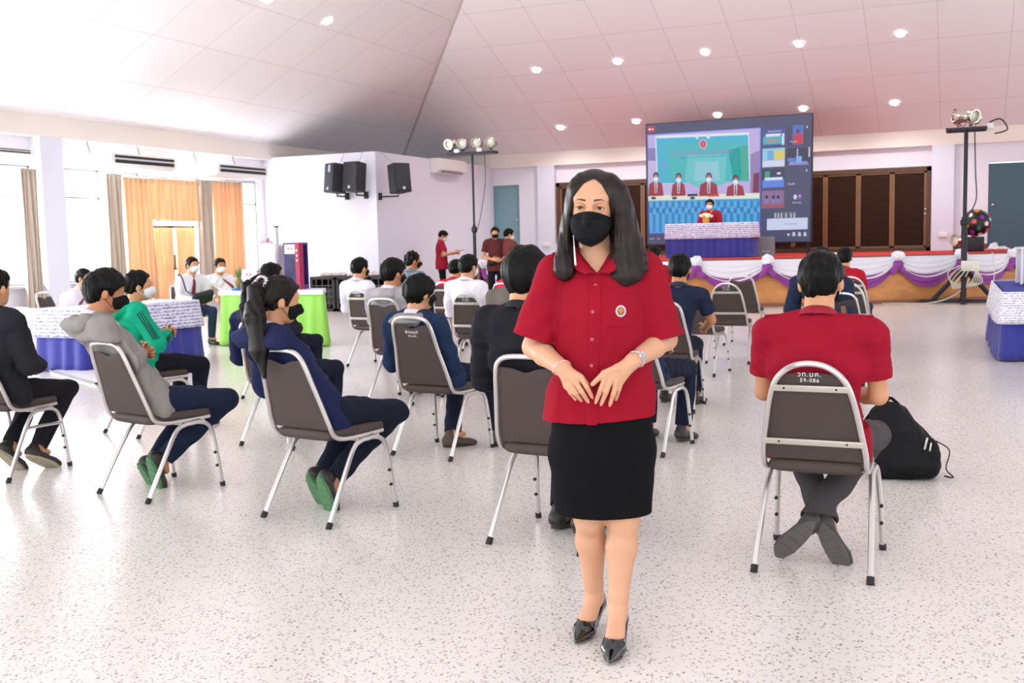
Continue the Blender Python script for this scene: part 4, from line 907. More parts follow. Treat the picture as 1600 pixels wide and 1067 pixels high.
def cloth_table(name, label, corners, h, skirt_m, lace_m, lace_d, flare=.06, pleats=.22, amp=.02, flat_top=None, group=None, cat='table'):
    c = np.mean(np.array(corners), 0); r = empty(name, (c[0], c[1], 0), 0, label, cat, group); P = [A_(p)-c for p in corners]
    def ring(n_per, off):
        out = []; m = len(P)
        for i in range(m):
            a, b = P[i], P[(i+1) % m]; k = max(2, int(np.linalg.norm(b-a)/n_per)); t = unit(b-a); nn = np.array([t[1], -t[0]])
            for j in range(k): out.append((a+(b-a)*j/k, nn))
        for i in range(len(out)):      # soften corner normals
            pass
        return out
    area2 = sum(P[i][0]*P[(i+1) % len(P)][1]-P[(i+1) % len(P)][0]*P[i][1] for i in range(len(P)))
    if area2 < 0: P = P[::-1]
    R_ = ring(.035, 0); N = len(R_); L = N*.035
    def skirt(z0, z1, am, off, pl):
        def fn(u, v):
            i = int(round(u*N)) % N; p, nn = R_[i]; n2 = unit(R_[(i-2) % N][1]+nn+R_[(i+2) % N][1]); s = i*.035
            A = am*(.35+.65*v)*math.sin(s/pl*2*PI)+am*.3*math.sin(s/pl*1.3*2*PI+1); o = off+flare*v+A
            return (p[0]+n2[0]*o, p[1]+n2[1]*o, z0+(z1-z0)*v)
        return fn
    mb = MB(); mb.sheet(skirt(h-.01, .015, amp, .012, pleats), N, 8, .003, closed_u=True); mb.build('table_skirt', skirt_m, r, sharp=None)
    mb = MB(); mb.prism([tuple(p) for p in P], 2, h-.03, h); mb.build('table_top', flat_top or lace_m or skirt_m, r, smooth=False)
    if lace_m:
        f0 = flare; mb = MB(); mb.sheet(skirt(h+.004, h-lace_d, amp*.5, .03, pleats), N, 5, .003, closed_u=True); mb.build('lace_cloth', lace_m, r, sharp=None)
    return r
xa, xb = plane(1041, 350, 1, 22.7)[0], plane(1174, 350, 1, 22.7)[0]
cloth_table('draped_table', 'table on the stage under white lace and a blue pleated skirt', [(xa, 22.7), (xb, 22.7), (xb, 23.4), (xa, 23.4)], STG+.74, NAVY, LACE, .33, .03, .16, .03)
r = bpy.data.objects['draped_table']; 
for o in r.children:
    if o.name.startswith('table_skirt'):
        for v in o.data.vertices:
            if v.co.z < STG+.01: v.co.z = STG+.01+(v.co.z)*.0
fx = plane(1103, 340, 1, 23.0); r = empty('flower_vase', (fx[0], 23.0, STG+.745), 0, 'yellow vase of cream flowers on the lace table on stage', 'vase')
mb = MB(); mb.lathe([(.05, 0), (.075, .04), (.08, .08), (.06, .12), (.065, .13)], seg=16); mb.build('vase', mat('yellow_vase', '#d99a3c', .4), r)
for i in range(11):
    an = i*2.4; rr = .1*math.sqrt(i/11); c = (rr*1.3*math.cos(an), rr*math.sin(an), .19-.06*rr*8+.02*(i % 2)); mb = MB(); mb.lathe([(.01, -.035), (.045, -.01), (.05, .01), (.03, .03), (.012, .02)], c, 9); mb.build('flower', mat('cream_flower', '#f3e2b8', .7), r)
# stage monitor wedge
mx_ = floor_at(1198, 400, STG); r = empty('stage_monitor', (mx_[0], mx_[1], STG), 0, 'grey wedge monitor speaker at the stage front edge', 'loudspeaker')
mb = MB(); mb.prism([(-.17, 0), (.17, 0), (.10, .42), (-.10, .42)], 1, -.0, .34) if 0 else mb.add([(-.18, -.15, 0), (.18, -.15, 0), (.16, .2, 0), (-.16, .2, 0), (-.17, -.02, .43), (.17, -.02, .43), (.15, .12, .43), (-.15, .12, .43)], [(0, 3, 2, 1), (4, 5, 6, 7), (0, 1, 5, 4), (1, 2, 6, 5), (2, 3, 7, 6), (3, 0, 4, 7)]); mb.build('cabinet', mat('grey_monitor', '#7f7d80', .5, .3, bump=(200, .5)), r, smooth=False)
mb = MB(); text_mb(mb, 'MONITOR', (0, -.133, .10), np.stack([A_((1, 0, 0)), unit((0, .29, 1)), unit((0, -1, .29))], 1), .06, .002) if 0 else mb.box((0, -.132, .10), (.16, .006, .022), rotm(-17)); mb.build('badge', SILV, r, smooth=False)

# light stands
PCHR = mat('polished_lamp_can', '#e2dccb', .16, 1); LAMPG = mat('lamp_lens', '#f2f0e6', .15)
def par_can(parent, p, d, s=1.0):
    d = unit(d); sd_ = unit(np.cross(d, (0, 0, 1))); R = np.stack([sd_, np.cross(d, sd_), d], 1); T = lambda q: A_(p)+R@(A_(q)*s)
    mb = MB(); mb.lathe([(.03*s, -.17*s), (.075*s, -.14*s), (.10*s, -.06*s), (.105*s, .04*s), (.125*s, .06*s), (.125*s, .11*s), (.11*s, .11*s), (.10*s, .05*s)], p, 18, R, caps=False); c = mb.build('lamp_can', PCHR, parent)
    mb = MB(); mb.lathe([(.001, .06*s), (.06*s, .058*s), (.104*s, .045*s)], p, 16, R); mb.build('lens', LAMPG, c)
    mb = MB(); mb.tube([T((-.135, 0, 0)), T((-.135, 0, 0))+A_((0, 0, -.1*s)), A_(p)+A_((-.04, 0, -.19*s)), A_(p)+A_((.04, 0, -.19*s)), T((.135, 0, 0))+A_((0, 0, -.1*s)), T((.135, 0, 0))], .008, 6); mb.build('yoke', BRK, c)
BLK = mat('black_stand_metal', '#2a2b30', .45, .5)
YL = 20.0
zx = plane(738, 241, 1, YL); ls = empty('light_stand', (zx[0], YL, 0), 0, 'tall lighting stand with four chrome cans on a bar, left of the stage', 'light stand'); hz = zx[2]
mb = MB(); mb.tube([(0, 0, .05), (0, 0, hz*.55)], .035, 10); mb.tube([(0, 0, hz*.5), (0, 0, hz)], .022, 10); mb.rbox((0, 0, hz*.52), (.1, .1, .12), .02); mb.build('pole', BLK, ls)
mb = MB(); mb.box((0, 0, hz+.02), (1.05, .28, .05)); mb.build('cross_bar', BLK, ls, smooth=False)
for k in (-.28, .23): mb = MB(); mb.rbox((k, -.15, hz+.07), (.11, .06, .07), .01); mb.build('socket_box', mat('white_socket_plastic', '#ecebe6', .5), ls)
for a in range(3):
    an = a*2*PI/3+.3; mb = MB(); mb.tube([(0, 0, .45), (.5*math.cos(an), .5*math.sin(an), .03)], .018, 8); mb.build('leg', BLK, ls)
for px in (704, 723, 745, 767):
    pp = plane(px, 226, 1, YL); par_can(ls, (pp[0]-zx[0], 0, hz+.24), (.15*(1 if px % 2 else -1), -1, -.25), .85)
mb = MB(); mb.tube(smooth_path([(.32, -.1, hz), (.3, -.05, hz-.6), (.16, -.03, hz*.6), (.05, 0, hz*.5)], 5), .007, 5); mb.build('cable', BLK, ls)
b = floor_at(1505, 473); rs = empty('light_stand', (b[0], b[1]-.1, 0), 0, 'tall lighting stand with chrome lamps on a square rack, right of the stage', 'light stand')
hz = plane(1506, 203, 1, b[1]-.1)[2]
mb = MB(); mb.tube([(0, 0, .05), (0, 0, hz*.5)], .06, 10); mb.tube([(0, 0, hz*.48), (0, 0, hz)], .04, 10); mb.rbox((0, 0, hz*.47), (.16, .16, .1), .02); mb.build('pole', BLK, rs)
for dx, dy in ((-.75, 0), (.75, 0), (0, .6), (0, -.5)):
    mb = MB(); mb.box((dx/2, dy/2, .04), (abs(dx)+.1, abs(dy)+.1 if dy else .08, .06)); mb.tube([(dx*.75, dy*.75, .06), (dx*.1, dy*.1, .62)], .045, 8); mb.build('foot_brace', BLK, rs, smooth=False)
mb = MB()
for s in (-1, -.33, .33, 1): mb.box((0, s*.35, hz), (.72, .03, .04))
for s in (-1, 0, 1): mb.box((s*.35, 0, hz), (.03, .72, .04))
mb.build('rack', BLK, rs, smooth=False)
for x, y, d in ((-.12, -.2, (-.9, -.4, .1)), (.08, -.1, (.6, -.6, -.2)), (.12, .2, (.7, .3, -.1)), (-.1, .2, (-.6, .5, 0))): par_can(rs, (x, y, hz+.26), d, 1.05)
for y in (-.2, .15): mb = MB(); mb.rbox((.42, y, hz+.03), (.12, .1, .1), .01); mb.build('socket_box', MATS['white_socket_plastic'], rs)
mb = MB(); mb.tube(smooth_path([(.4, -.2, hz+.1), (.6, -.2, hz+.15), (.72, -.2, hz-.05), (.5, -.2, hz-.12)], 6), .015, 6); mb.tube(smooth_path([(.15, 0, hz), (.18, 0, hz*.75), (.2, 0, hz*.6), (.05, 0, hz*.5)], 6), .012, 5); mb.build('cable', BLK, rs)
mb = MB(); mb.rbox((.12, -.09, plane(1512, 415, 1, b[1])[2]), (.34, .07, .2), .01); mb.build('power_box', mat('cream_power_box', '#e2ddd0', .5), rs)
mb = MB(); r = random.Random(4)
for k in range(5):
    mb.tube(smooth_path([(-.05+.05*k, -.12, .75), (-.28+.06*k, -.14, .62-.05*k), (-.2, -.14, .42-.03*k), (.12+.05*k, -.15, .4), (.22, -.14, .68)], 6), .011, 5)
mb.tube(smooth_path([(.1, -.12, .5), (0, -.2, .3), (-.3, -.3, .1), (-.7, -.35, .012), (-1.1, -.3, .012), (-1.5, -.42, .012)], 8), .012, 5); mb.tube(smooth_path([(.5, -.1, 1.0), (.55, -.12, .6), (.5, -.12, .25)], 6), .01, 5)
mb.build('white_cable', mat('white_cable', '#cfc9ba', .6), rs)
# disco ball lamp on its case
bc = plane(1525, 348, 1, 25.2); r = empty('disco_light', (bc[0], 25.2, STG), 0, 'black ball effect light with coloured lenses standing on a black case', 'disco light')
gz = bc[2]-STG; gz_ = gz; RB = .29; mb = MB(); mb.rbox((-.05, 0, .16), (.44, .34, .32), .02); mb.build('case', BLK, r); mb = MB(); mb.tube([(0, 0, .32), (-.06, 0, .38), (.03, 0, .42), (0, 0, gz-RB)], .022, 8); mb.build('bracket', BLK, r)
mb = MB(); mb.lathe([(RB*math.sin(a), -RB*math.cos(a)) for a in np.linspace(.02, PI-.02, 18)], (0, 0, gz), 26); ball = mb.build('ball', mat('black_ball', '#17171a', .4), r)
colsb = ['#e8e2e6', '#8b2fb0', '#e08a2a', '#d8473c', '#c9c3c4', '#1f7a55', '#e2574f', '#f0efe8', '#d05a7a']; n = 0
for i in range(34):
    zz = 1-2*(i+.5)/34; an = i*2.39996; dd = A_((math.sqrt(1-zz*zz)*math.cos(an), math.sqrt(1-zz*zz)*math.sin(an), zz)); sd_ = unit(np.cross(dd, (0, 0, 1))); R = np.stack([sd_, np.cross(dd, sd_), dd], 1)
    mb = MB(); mb.lathe([(.046, -.02), (.05, .012), (.042, .016), (.001, .006)], dd*RB+A_((0, 0, gz)), 12, R); mb.build('lens', mat('lens_%d' % (i % 9), colsb[i % 9], .2), ball)
pp = plane(1497, 375, 1, 25.6); r = empty('round_projector_lamp', (pp[0], 25.6, STG), 0, 'small round chrome lamp standing on the stage behind the light stand', 'lamp')
par_can(r, (0, 0, pp[2]-STG), (-.7, -.7, 0), 1.1); mb = MB(); mb.tube([(0, 0, 0), (0, 0, pp[2]-STG-.18)], .02, 8); mb.lathe([(.12, 0), (.12, .02), (.02, .03)]); mb.build('stem', BLK, r)
# loose cloth on the stage edge, wall sockets
cc = floor_at(1560, 390, STG); g = SDF(A_((-.4, -.25, -.05)), A_((.4, .25, .25)), .02); g.add(ell((0, 0, .02), (.25, .12, .06))); g.add(ell((-.1, 0, .08), (.09, .06, .09)), .05); g.warp(folds(.012, 22, 3)); g.cutfn(lambda X, Y, Z: -Z+0*X+0*Y)
o = g.build('crumpled_cloth', WHT); o.location = (cc[0], cc[1]+.1, STG); tag(o, 'crumpled white cloth lying on the stage by the teal door', 'cloth')
for px, py, lab in ((1473, 367, 'small white socket box on the column beside the brown doors'), (855, 382, 'small white socket box on the column beside the left doorway')):
    s_ = plane(px, py, 1, YB); mb = MB(); mb.rbox((0, 0, 0), (.2, .06, .11), .01); o = mb.build('socket_box', MATS['white_socket_plastic']); o.location = (s_[0], YB-.03, s_[2]); tag(o, lab, 'socket')
# ================================================================ banquet chairs
VINYL = mat('grey_brown_vinyl', '#4d423f', .6, spec=.2, bump=(260, .25)); CHR = mat('chair_steel', '#cfcbc8', .28, .85); SLATM = mat('satin_steel_band', '#cdc7bd', .4, .6); RUB = mat('black_rubber', '#262325', .8); PAINT = mat('white_marker', '#e4e0dc', .7)
def make_chair(kind, texts=('วท.มค.', '59-086')):
    t = empty('banquet_chair'); H = .905 if kind != 'plain_tall' else .945; tw = .135 if kind == 'slat' else .145; bw = .205
    back = []                                       # right half of the back tube, from seat front to the top
    R_ = [(.185, .20, .425), (.200, .02, .425), (.205, -.12, .43), (.207, -.19, .455), (.206, -.225, .52)]
    zt = H; y = lambda z: -.225-(z-.52)*.33
    if kind == 'slat': up_ = [(.190, y(.62), .62), (.172, y(.72), .72), (.150, y(.80), .80), (.118, y(.855), .855), (.065, y(.893), .893), (0, y(.905), .905)]
    else: up_ = [(.190, y(.62), .62), (.172, y(.72), .72), (.155, y(H-.09), H-.09), (.135, y(H-.035), H-.035), (.09, y(H-.006), H-.006), (0, y(H), H)]
    half = R_+up_; full = half+[(-x, a, b) for x, a, b in half[::-1][1:]]
    mb = MB(); mb.tube(smooth_path(full, 4), .0125, 8); mb.build('back_frame', CHR, t)
    # legs: one inverted U per side, split into a rear and a front leg
    for s in (1, -1):
        P = smooth_path([(s*.235, -.285, .0), (s*.226, -.17, .20), (s*.216, -.065, .365), (s*.212, .0, .40), (s*.212, .06, .405)], 5); mb = MB(); mb.tube(P, .0125, 8); l = mb.build('rear_leg', CHR, t)
        mb = MB(); mb.tube([(s*.2355, -.289, .0), (s*.2343, -.270, .028)], .016, 8); mb.build('rubber_foot', RUB, l)
        P = smooth_path([(s*.235, .235, .0), (s*.226, .212, .20), (s*.217, .19, .34), (s*.213, .155, .39), (s*.212, .10, .406), (s*.212, .06, .405)], 5); mb = MB(); mb.tube(P, .0125, 8); l = mb.build('front_leg', CHR, t)
        mb = MB(); mb.tube([(s*.2355, .237, .0), (s*.2345, .233, .028)], .016, 8); mb.build('rubber_foot', RUB, l)
        for z, yy in ((.13, .223), (.21, .214)): mb = MB(); mb.lathe([(.009, 0), (.008, .012), (.001, .014)], (s*.231, yy-.012, z), 8, rotm(90)); mb.build('rubber_bumper', RUB, l)
    if kind == 'bar':
        for s in (1,): mb = MB(); mb.tube([(s*.222, -.10, .31), (s*.221, .20, .30)], .011, 8); mb.build('side_bar', CHR, t)
    mb = MB(); mb.tube([(.21, -.02, .41), (-.21, -.02, .41)], .009, 6); mb.tube([(.21, .14, .41), (-.21, .14, .41)], .009, 6); mb.build('seat_rails', CHR, t)
    g = SDF((-.24, -.24, .40), (.24, .25, .50), .008); g.add(ecap((0, -.085, .448), (0, .09, .448), (.19, .19), (.205, .20), (0, 0, 1)), 0) if 0 else g.add(bx((0, .0, .452), (.205, .215, .030), .029), 0)
    g.warp(lambda X, Y, Z: .25*np.maximum(0, np.abs(X)-.205+.03*(Y < 0)*1.0+np.maximum(0, -Y-.10)*.22)+(X*X+Y*Y)*.10-.003); g.build('seat', VINYL, t)
    # backrest cushion
    zb = .485; ztop = H-.05 if kind == 'slat' else H-.055
    def hw(z):
        xs = [p[0] for p in full[3:len(half)]]; zs = [p[2] for p in full[3:len(half)]]; return float(np.interp(z, zs, xs))-.004
    N1, N2 = 16, 14; Vf = []; 
    def pt(u, v, side):
        z = zb+(ztop-zb)*v; w_ = hw(z)-(.02 if kind != 'slat' else .012)*0; x = (2*u-1)*w_
        if kind != 'slat': z -= v**6*.022*math.exp(-(x/.05)**2)          # dip in the top edge
        else: z += v**6*.012*math.exp(-(x/.08)**2)-.0
        th = .030*(1-abs(2*u-1)**5*.75)*(1-abs(2*v-1)**9*.7); yy = y(z)+.004
        return (x, yy+th*.75 if side else yy-th*.30, z)
    G = [[pt(i/N1, j/N2, sd) for j in range(N2+1)] for sd in (0, 1) for i in range(N1+1)]; V = [p for r in G for p in r]; m = N2+1; K = (N1+1)*m; F = []
    for i in range(N1):
        for j in range(N2): a = i*m+j; F += [(a, a+m, a+m+1, a+1), (K+a, K+a+1, K+a+m+1, K+a+m)]
    for j in range(N2): F += [(j, j+1, K+j+1, K+j), (N1*m+j+1, N1*m+j, K+N1*m+j, K+N1*m+j+1)]
    for i in range(N1): F += [((i+1)*m, i*m, K+i*m, K+(i+1)*m), (i*m+N2, (i+1)*m+N2, K+(i+1)*m+N2, K+i*m+N2)]
    mb = MB(); mb.add(V, F); b = mb.build('backrest', VINYL, t, sharp=50)
    if kind == 'slat':
        for z in (.80, .565):
            w_ = hw(z)+.006; mb = MB(); mb.rbox((0, y(z)-.013, z), (2*w_, .010, .027), .003, rotm(math.degrees(math.atan(.33)))); sl = mb.build('metal_band', SLATM, t)
            for s in (-1, 1): mb = MB(); mb.lathe([(.005, 0), (.004, .003), (.001, .004)], (s*w_*.68, y(z)-.018, z), 8, rotm(90)); mb.build('screw', RUB, sl)
    if texts:
        n_ = unit((0, -1, -.33)); upv = unit((0, -.33, 1)); Rm = np.stack([A_((1, 0, 0)), upv, n_], 1); mb = MB(); zc = .860 if kind == 'slat' else H-.10
        # dropped just proud of the cushion's back
        for k, (tx, sz) in enumerate(zip(texts, (.030, .024))):
            z = zc-k*.025; text_mb(mb, tx, (0, y(z)-.0115, z), Rm, sz, .0012, spacing=1.15)
        mb.build('painted_marks', PAINT, b, smooth=False)
    return t
protos = {}
def chair(x, y_, yaw_deg, kind, label, texts=('วท.มค.', '59-086'), group='banquet chairs in the audience rows'):
    key = (kind, texts)
    if key not in protos: protos[key] = o = make_chair(kind, texts)
    else: o = copy_tree(protos[key])
    o.location = (x, y_, 0); o.rotation_euler = (0, 0, math.radians(yaw_deg)); tag(o, label, 'chair', group); return o
CH = {}
def addc(k, x, y_, yw, kind, label, texts=('วท.มค.', '59-086')): CH[k] = (x, y_, yw); chair(x, y_, yw, kind, label, texts)
T2 = ('พิทยนท์', 'วท.มค.')
addc('C1', -5.67, 4.95, 3, 'bar', 'steel chair with a side bar under the person in the long black jacket', None)
addc('C2', -4.35, 4.86, -13, 'plain', 'grey vinyl chair under the boy in the grey hoodie at left', None)
addc('C3', -5.85, 6.45, -16, 'plain', 'grey vinyl chair under the person in the green jacket', None)
addc('C4', -3.09, 4.73, -11, 'plain', 'grey vinyl chair under the girl with the long brown ponytail', None)
addc('C5', -4.5, 6.38, -5, 'plain', 'grey vinyl chair right behind the ponytail girl, under the black-haired girl', None)
addc('C6', -6.36, 10.81, -8, 'slat', 'banded chair with writing under the boy in white by the black crates')
addc('C7', -4.66, 8.41, -4, 'plain_tall', 'tall-backed vinyl chair under the boy in the pale grey hoodie', None)
addc('C8', -3.25, 6.38, -8, 'plain_tall', 'tall-backed vinyl chair with white writing under the boy in the blue jacket', T2)
addc('C9', -4.62, 10.0, -4, 'slat', 'banded chair with writing under the white shirt beneath the purple drape')
addc('C10', -3.24, 8.25, -5, 'slat', 'banded chair half hidden behind the black blazer', None)
addc('C11', -1.78, 4.69, -5, 'plain', 'grey vinyl chair under the boy in the black blazer', None)
addc('C12', -2.24, 8.6, 3, 'plain', 'grey vinyl chair with writing under the boy in the dark navy shirt', ('วท.มค.', ''))
addc('C20', -1.97, 6.9, -8, 'plain', 'vinyl chair mostly hidden behind the standing woman', None)
addc('C13', -2.52, 10.9, -6, 'plain', 'empty vinyl chair right beside the boy in the dark navy shirt', None)
addc('C14', -2.42, 12.0, 2, 'slat', 'empty banded chair with writing, middle of the three empty chairs')
addc('C15', -2.63, 14.0, 0, 'plain', 'empty vinyl chair nearest the stage front', None)
addc('C16', -.555, 4.685, -1.4, 'slat', 'banded chair with writing in the right foreground under the man in red')
addc('C17', -1.0, 9.9, 0, 'plain', 'vinyl chair ahead of the man in red, with a striped jacket on it', None)
addc('C18', -1.12, 11.9, 0, 'slat', 'banded chair second ahead of the man in red')
addc('C19', -1.24, 13.5, 0, 'slat', 'banded chair nearest the stage in the right row')
xx = plane(712, 405, 1, 12.7)[0]; addc('C30', xx, 12.7, -5, 'slat', 'banded chair under the red shirt hidden behind the boy in white', None)
xx = plane(645, 393, 1, 12.9)[0]; addc('C31', xx, 12.9, -6, 'plain', 'vinyl chair under the spiky-haired boy in grey blue', None)
xx = plane(806, 402, 1, 12.3)[0]; addc('C32', xx, 12.3, -4, 'plain', 'vinyl chair hidden behind the black blazer, second row from the stage', None)
xx = plane(1022, 384, 1, 14.6)[0]; addc('C33', xx, 14.6, 0, 'plain', 'vinyl chair under the red shirt seen beside the standing woman', None)
xx = plane(432, 410, 1, 8.3)[0]; addc('C34', xx, 8.3, -8, 'plain', 'vinyl chair hidden behind the two black-haired girls', None)
# ================================================================ the standing woman
WO = A_((-1.17, 3.50, 0)); WF = -WO/np.linalg.norm(WO); WX = A_((WF[1], -WF[0], 0)); WRZ = math.atan2(-WF[0], WF[1])
def WP(px, py, y=0.0):
    d = ray(px, py); t = ((WO+WF*y-CP)@WF)/(d@WF); p = CP+d*t-WO; return A_((p@WX, y, p[2]))
RED = mat('red_shirt_cotton', '#930f25', .85, bump=(420, .25, (1, 1, 1), .002), spec=.15, var=(5, .05)); SKW = mat('black_skirt_cloth', '#0f0f12', .9, spec=.12, bump=(500, .2)); PATENT = mat('black_patent_leather', '#0d0d10', .12, coat=.8)
NAILM = mat('nail', '#e58a78', .3); STEEL = mat('watch_steel', '#c9ccd2', .22, .95)
wm = empty('person', tuple(WO), WRZ, 'woman in a red short-sleeved shirt, black skirt and black mask standing in front', 'person')
hs = 1.06; Rh = rotm(0, -3, -7); Hc = A_((.012, .0, 1.546)); N = A_((.006, -.035, 1.36))
J = dict(Hc=Hc, Rh=Rh, hs=hs, N=N); T = lambda p: Hc+Rh@(A_(p)*hs)
SRw, SLw = A_((.148, -.015, 1.31)), A_((-.165, -.015, 1.315)); ER, EL = A_((.232, -.03, 1.045)), A_((-.236, -.03, 1.065)); WR_, WL_ = WP(880, 576, .135), WP(989, 564, .135)
KR, KL = A_((.042, .0, .44)), A_((-.078, .03, .44)); AR, AL = A_((.030, -.078, .125)), A_((-.052, .088, .125)); tR = unit((.35, .93, 0)); tL = unit((.17, .985, 0))
P = []
P += [(ecap((-.012, 0, .85), (-.012, 0, 1.0), (.165, .115), (.125, .09)), .03), (ecap((-.012, 0, 1.0), (-.005, -.005, 1.2), (.125, .09), (.14, .095)), .03), (ecap((-.005, -.008, 1.2), (0, -.015, 1.30), (.14, .092), (.12, .062)), .03),
      (cap((0, -.02, 1.30), SRw, .052, .045), .03), (cap((0, -.02, 1.30), SLw, .052, .045), .03)]
P += [(ecap((0, .0, 1.20), (.002, -.020, 1.345), (.11, .085), (.07, .045)), .03)]
P += head_prims(J, True)
for S, E, W in ((SRw, ER, WR_), (SLw, EL, WL_)):
    P += [(cap(S, E, .046, .037), .02), (cap(E, E*.62+W*.38, .037, .037), .015), (cap(E*.62+W*.38, W, .038, .0265), .012)]
for hp, K, A, t in ((A_((.07, 0, .86)), KR, AR, tR), (A_((-.09, 0, .86)), KL, AL, tL)):
    cf = K*.68+A*.32+A_((0, -.014, 0)); lc = K*.15+A*.85+A_((0, -.004, 0))
    P += [(cap(hp, K, .085, .056), .03), (cap(K, cf, .050, .0535), .02), (cap(cf, lc, .0535, .034), .02), (cap(lc, A, .034, .033), .015), (cap(K+A_((0, .012, .0)), K+A_((0, .012, -.02)), .045, .043), .02)]
    tip = (A-t*.05+t*.233)*A_((1, 1, 0)); ball = tip-t*.085; ball = A_((ball[0], ball[1], .034)); heel = A-t*.030+A_((0, 0, -.035))
    P += [(cap(A, heel, .031, .027), .015), (ecap(A+A_((0, 0, -.01)), ball, (.029, .032), (.038, .020), np.cross(t, (0, 0, 1))), .02), (ecap(ball, tip-t*.045+A_((0, 0, .016-.0)), (.036, .018), (.020, .012), np.cross(t, (0, 0, 1))), .01)]
FG = [  # fingers: pixel, depth
    [((908, 590), .168), ((917, 605), .172), ((924.5, 619), .156)], [((899, 596), .168), ((909, 612), .172), ((918, 626), .155)], [((891, 601), .162), ((900, 615), .166), ((907, 624), .150)], [((885, 603), .152), ((892, 614), .157), ((898, 622), .143)],
    [((946, 590), .172), ((938.5, 609), .174), ((931.5, 627), .158)], [((954, 594), .172), ((947, 613), .174), ((940, 630), .158)], [((963, 596), .166), ((958.5, 615), .170), ((953.5, 631), .153)], [((971, 595), .156), ((967, 609), .157), ((963, 622), .142)]]
TH = [[((892, 584), .140), ((908, 590), .138), ((917, 600), .138)], [((966, 574), .158), ((944, 583), .168), ((926, 600), .166)]]
hand = []
for w_, ks in ((WR_, FG[:4]), (WL_, FG[4:])):
    for f in ks: k = WP(*f[0][0], f[0][1]-.006); a = w_*.75+k*.25; hand.append((ecap(a, k, (.017, .017), (.0115, .0125), (1, 0, 0)), .008))
    m = sum(WP(*f[0][0], f[0][1]-.008) for f in ks)/4; hand.append((cap(w_, w_*.5+m*.5, .0255, .022), .012))
for f in FG:
    q = [WP(*a, b) for a, b in f]; r0 = .0092 if f not in (FG[3], FG[7]) else .0080; hand += [(cap(q[0], q[1], r0*1.04, r0*.98), .005), (cap(q[1], q[2], r0*.96, r0*.76), .002)]
for i, f in enumerate(TH):
    q = [WP(*a, b) for a, b in f]; hand += [(cap((WR_, WL_)[i], q[0], .018, .0135), .01), (cap(q[0], q[1], .0135, .011), .006), (cap(q[1], q[2], .0108, .0085), .003)]
P += hand
ey = [T((k*.0315, .0715, -.019)) for k in (1, -1)]
def fill(g, detail):
    for p, k in P: g.add(p, k)
    if detail:
        for k in (1, -1):
            c = T((k*.0315, .083, -.018)); g.add(ell(c, A_((.020, .010, .011))*hs, Rh), .012, 'c'); g.add(ell(T((k*.0315, .0715, -.019)), A_((.0148, .0135, .0132))*hs, Rh), .003)
            g.add(ell(T((k*.0315, .0885, -.0195)), A_((.0138, .0085, .0052))*hs, Rh@rotm(0, k*5, 0)), .001, 'c')
    return g
lo, hi = A_((-.32, -.16, 0)), A_((.32, .26, 1.43))
g = fill(SDF(lo, hi, .0034), False); V1, F1 = g.mesh(); gh = fill(SDF(T((0, 0, 0))-A_((.115, .14, .15)), T((0, 0, 0))+.135, .0019), True)
HD = gh.D.copy(); V2, F2 = gh.mesh(); keep = V1[F1].mean(1)[:, 2] < 1.423; F1 = F1[keep]; F2 = F2[V2[F2].mean(1)[:, 2] > 1.418]
def compact(V, F): u, inv = np.unique(F, return_inverse=True); return V[u], inv.reshape(F.shape)
V1, F1 = compact(V1, F1); V2, F2 = compact(V2, F2)
raw_mesh('body', np.concatenate((V1, V2)), np.concatenate((F1, F2+len(V1))), SKIN_F, wm)
# finger nails
for f in FG+TH[1:]:
    a, b = WP(*f[1][0], f[1][1]), WP(*f[2][0], f[2][1]); d = unit(b-a); s_ = unit(np.cross(d, (0, 1, 0))); n_ = unit(np.cross(s_, d)); n_ = n_*np.sign(n_[1]); R = np.stack([s_, d, n_], 1)
    mb = MB(); mb.lathe([(.001, .0016), (.003, .0015), (.0046, .0008), (.005, -.0012)], (0, 0, 0), 12); V = np.array(mb.V)*A_((1, 1.35, 1)); mb.V = [tuple(v) for v in V@R.T+(b+n_*.0062+d*.0015)]; mb.build('fingernail', NAILM, wm)
# eyes
for k, c in zip((1, -1), ey):
    r_ = .0119*hs; prof = [(r_*math.sin(a), r_*math.cos(a)) for a in np.linspace(.001, PI-.001, 16)]; R = Rh@rotm(-90); R[:, 2] = unit(R[:, 2]+A_((0, 0, 0)))
    mb = MB(); mb.lathe(prof, c, 20, R); e_ = mb.build('eye', EYEW, wm)
    mb = MB(); mb.lathe([(.0070*hs, .0094*hs), (.0062*hs, .0108*hs), (.003*hs, .01205*hs), (.0005, .0122*hs)], c, 18, R, caps=False); mb.build('iris', mat('brown_iris', '#160b07', .25, spec=.3), e_)
    mb = MB(); pts = [T((k*(.0315+x), y, z)) for x, y, z in ((-.0140, .0795, -.0215), (-.008, .0840, -.0158), (0, .0855, -.0138), (.008, .0835, -.0152), (.0135, .0785, -.0185), (.0165, .0750, -.0175))]
    mb.tube(smooth_path(pts, 4), [.0006]+[.0011]*(len(smooth_path(pts, 4))-2)+[.0004], 6); mb.build('eyelash', mat('eyelash', '#140d0b', .6), e_)
def shell(grow, fn, name, m, g0=gh, D0=None, parent=wm):
    q = SDF.__new__(SDF); q.h, q.lo, q.n, q.ax = g0.h, g0.lo, g0.n, g0.ax; q.D = (D0 if D0 is not None else g0.D).copy()-grow; q.cutfn(fn); return q.build(name, m, parent)
def hl(X, Y, Z):
    px, py, pz = X-Hc[0], Y-Hc[1], Z-Hc[2]; return [(px*Rh[0, i]+py*Rh[1, i]+pz*Rh[2, i])/hs for i in range(3)]
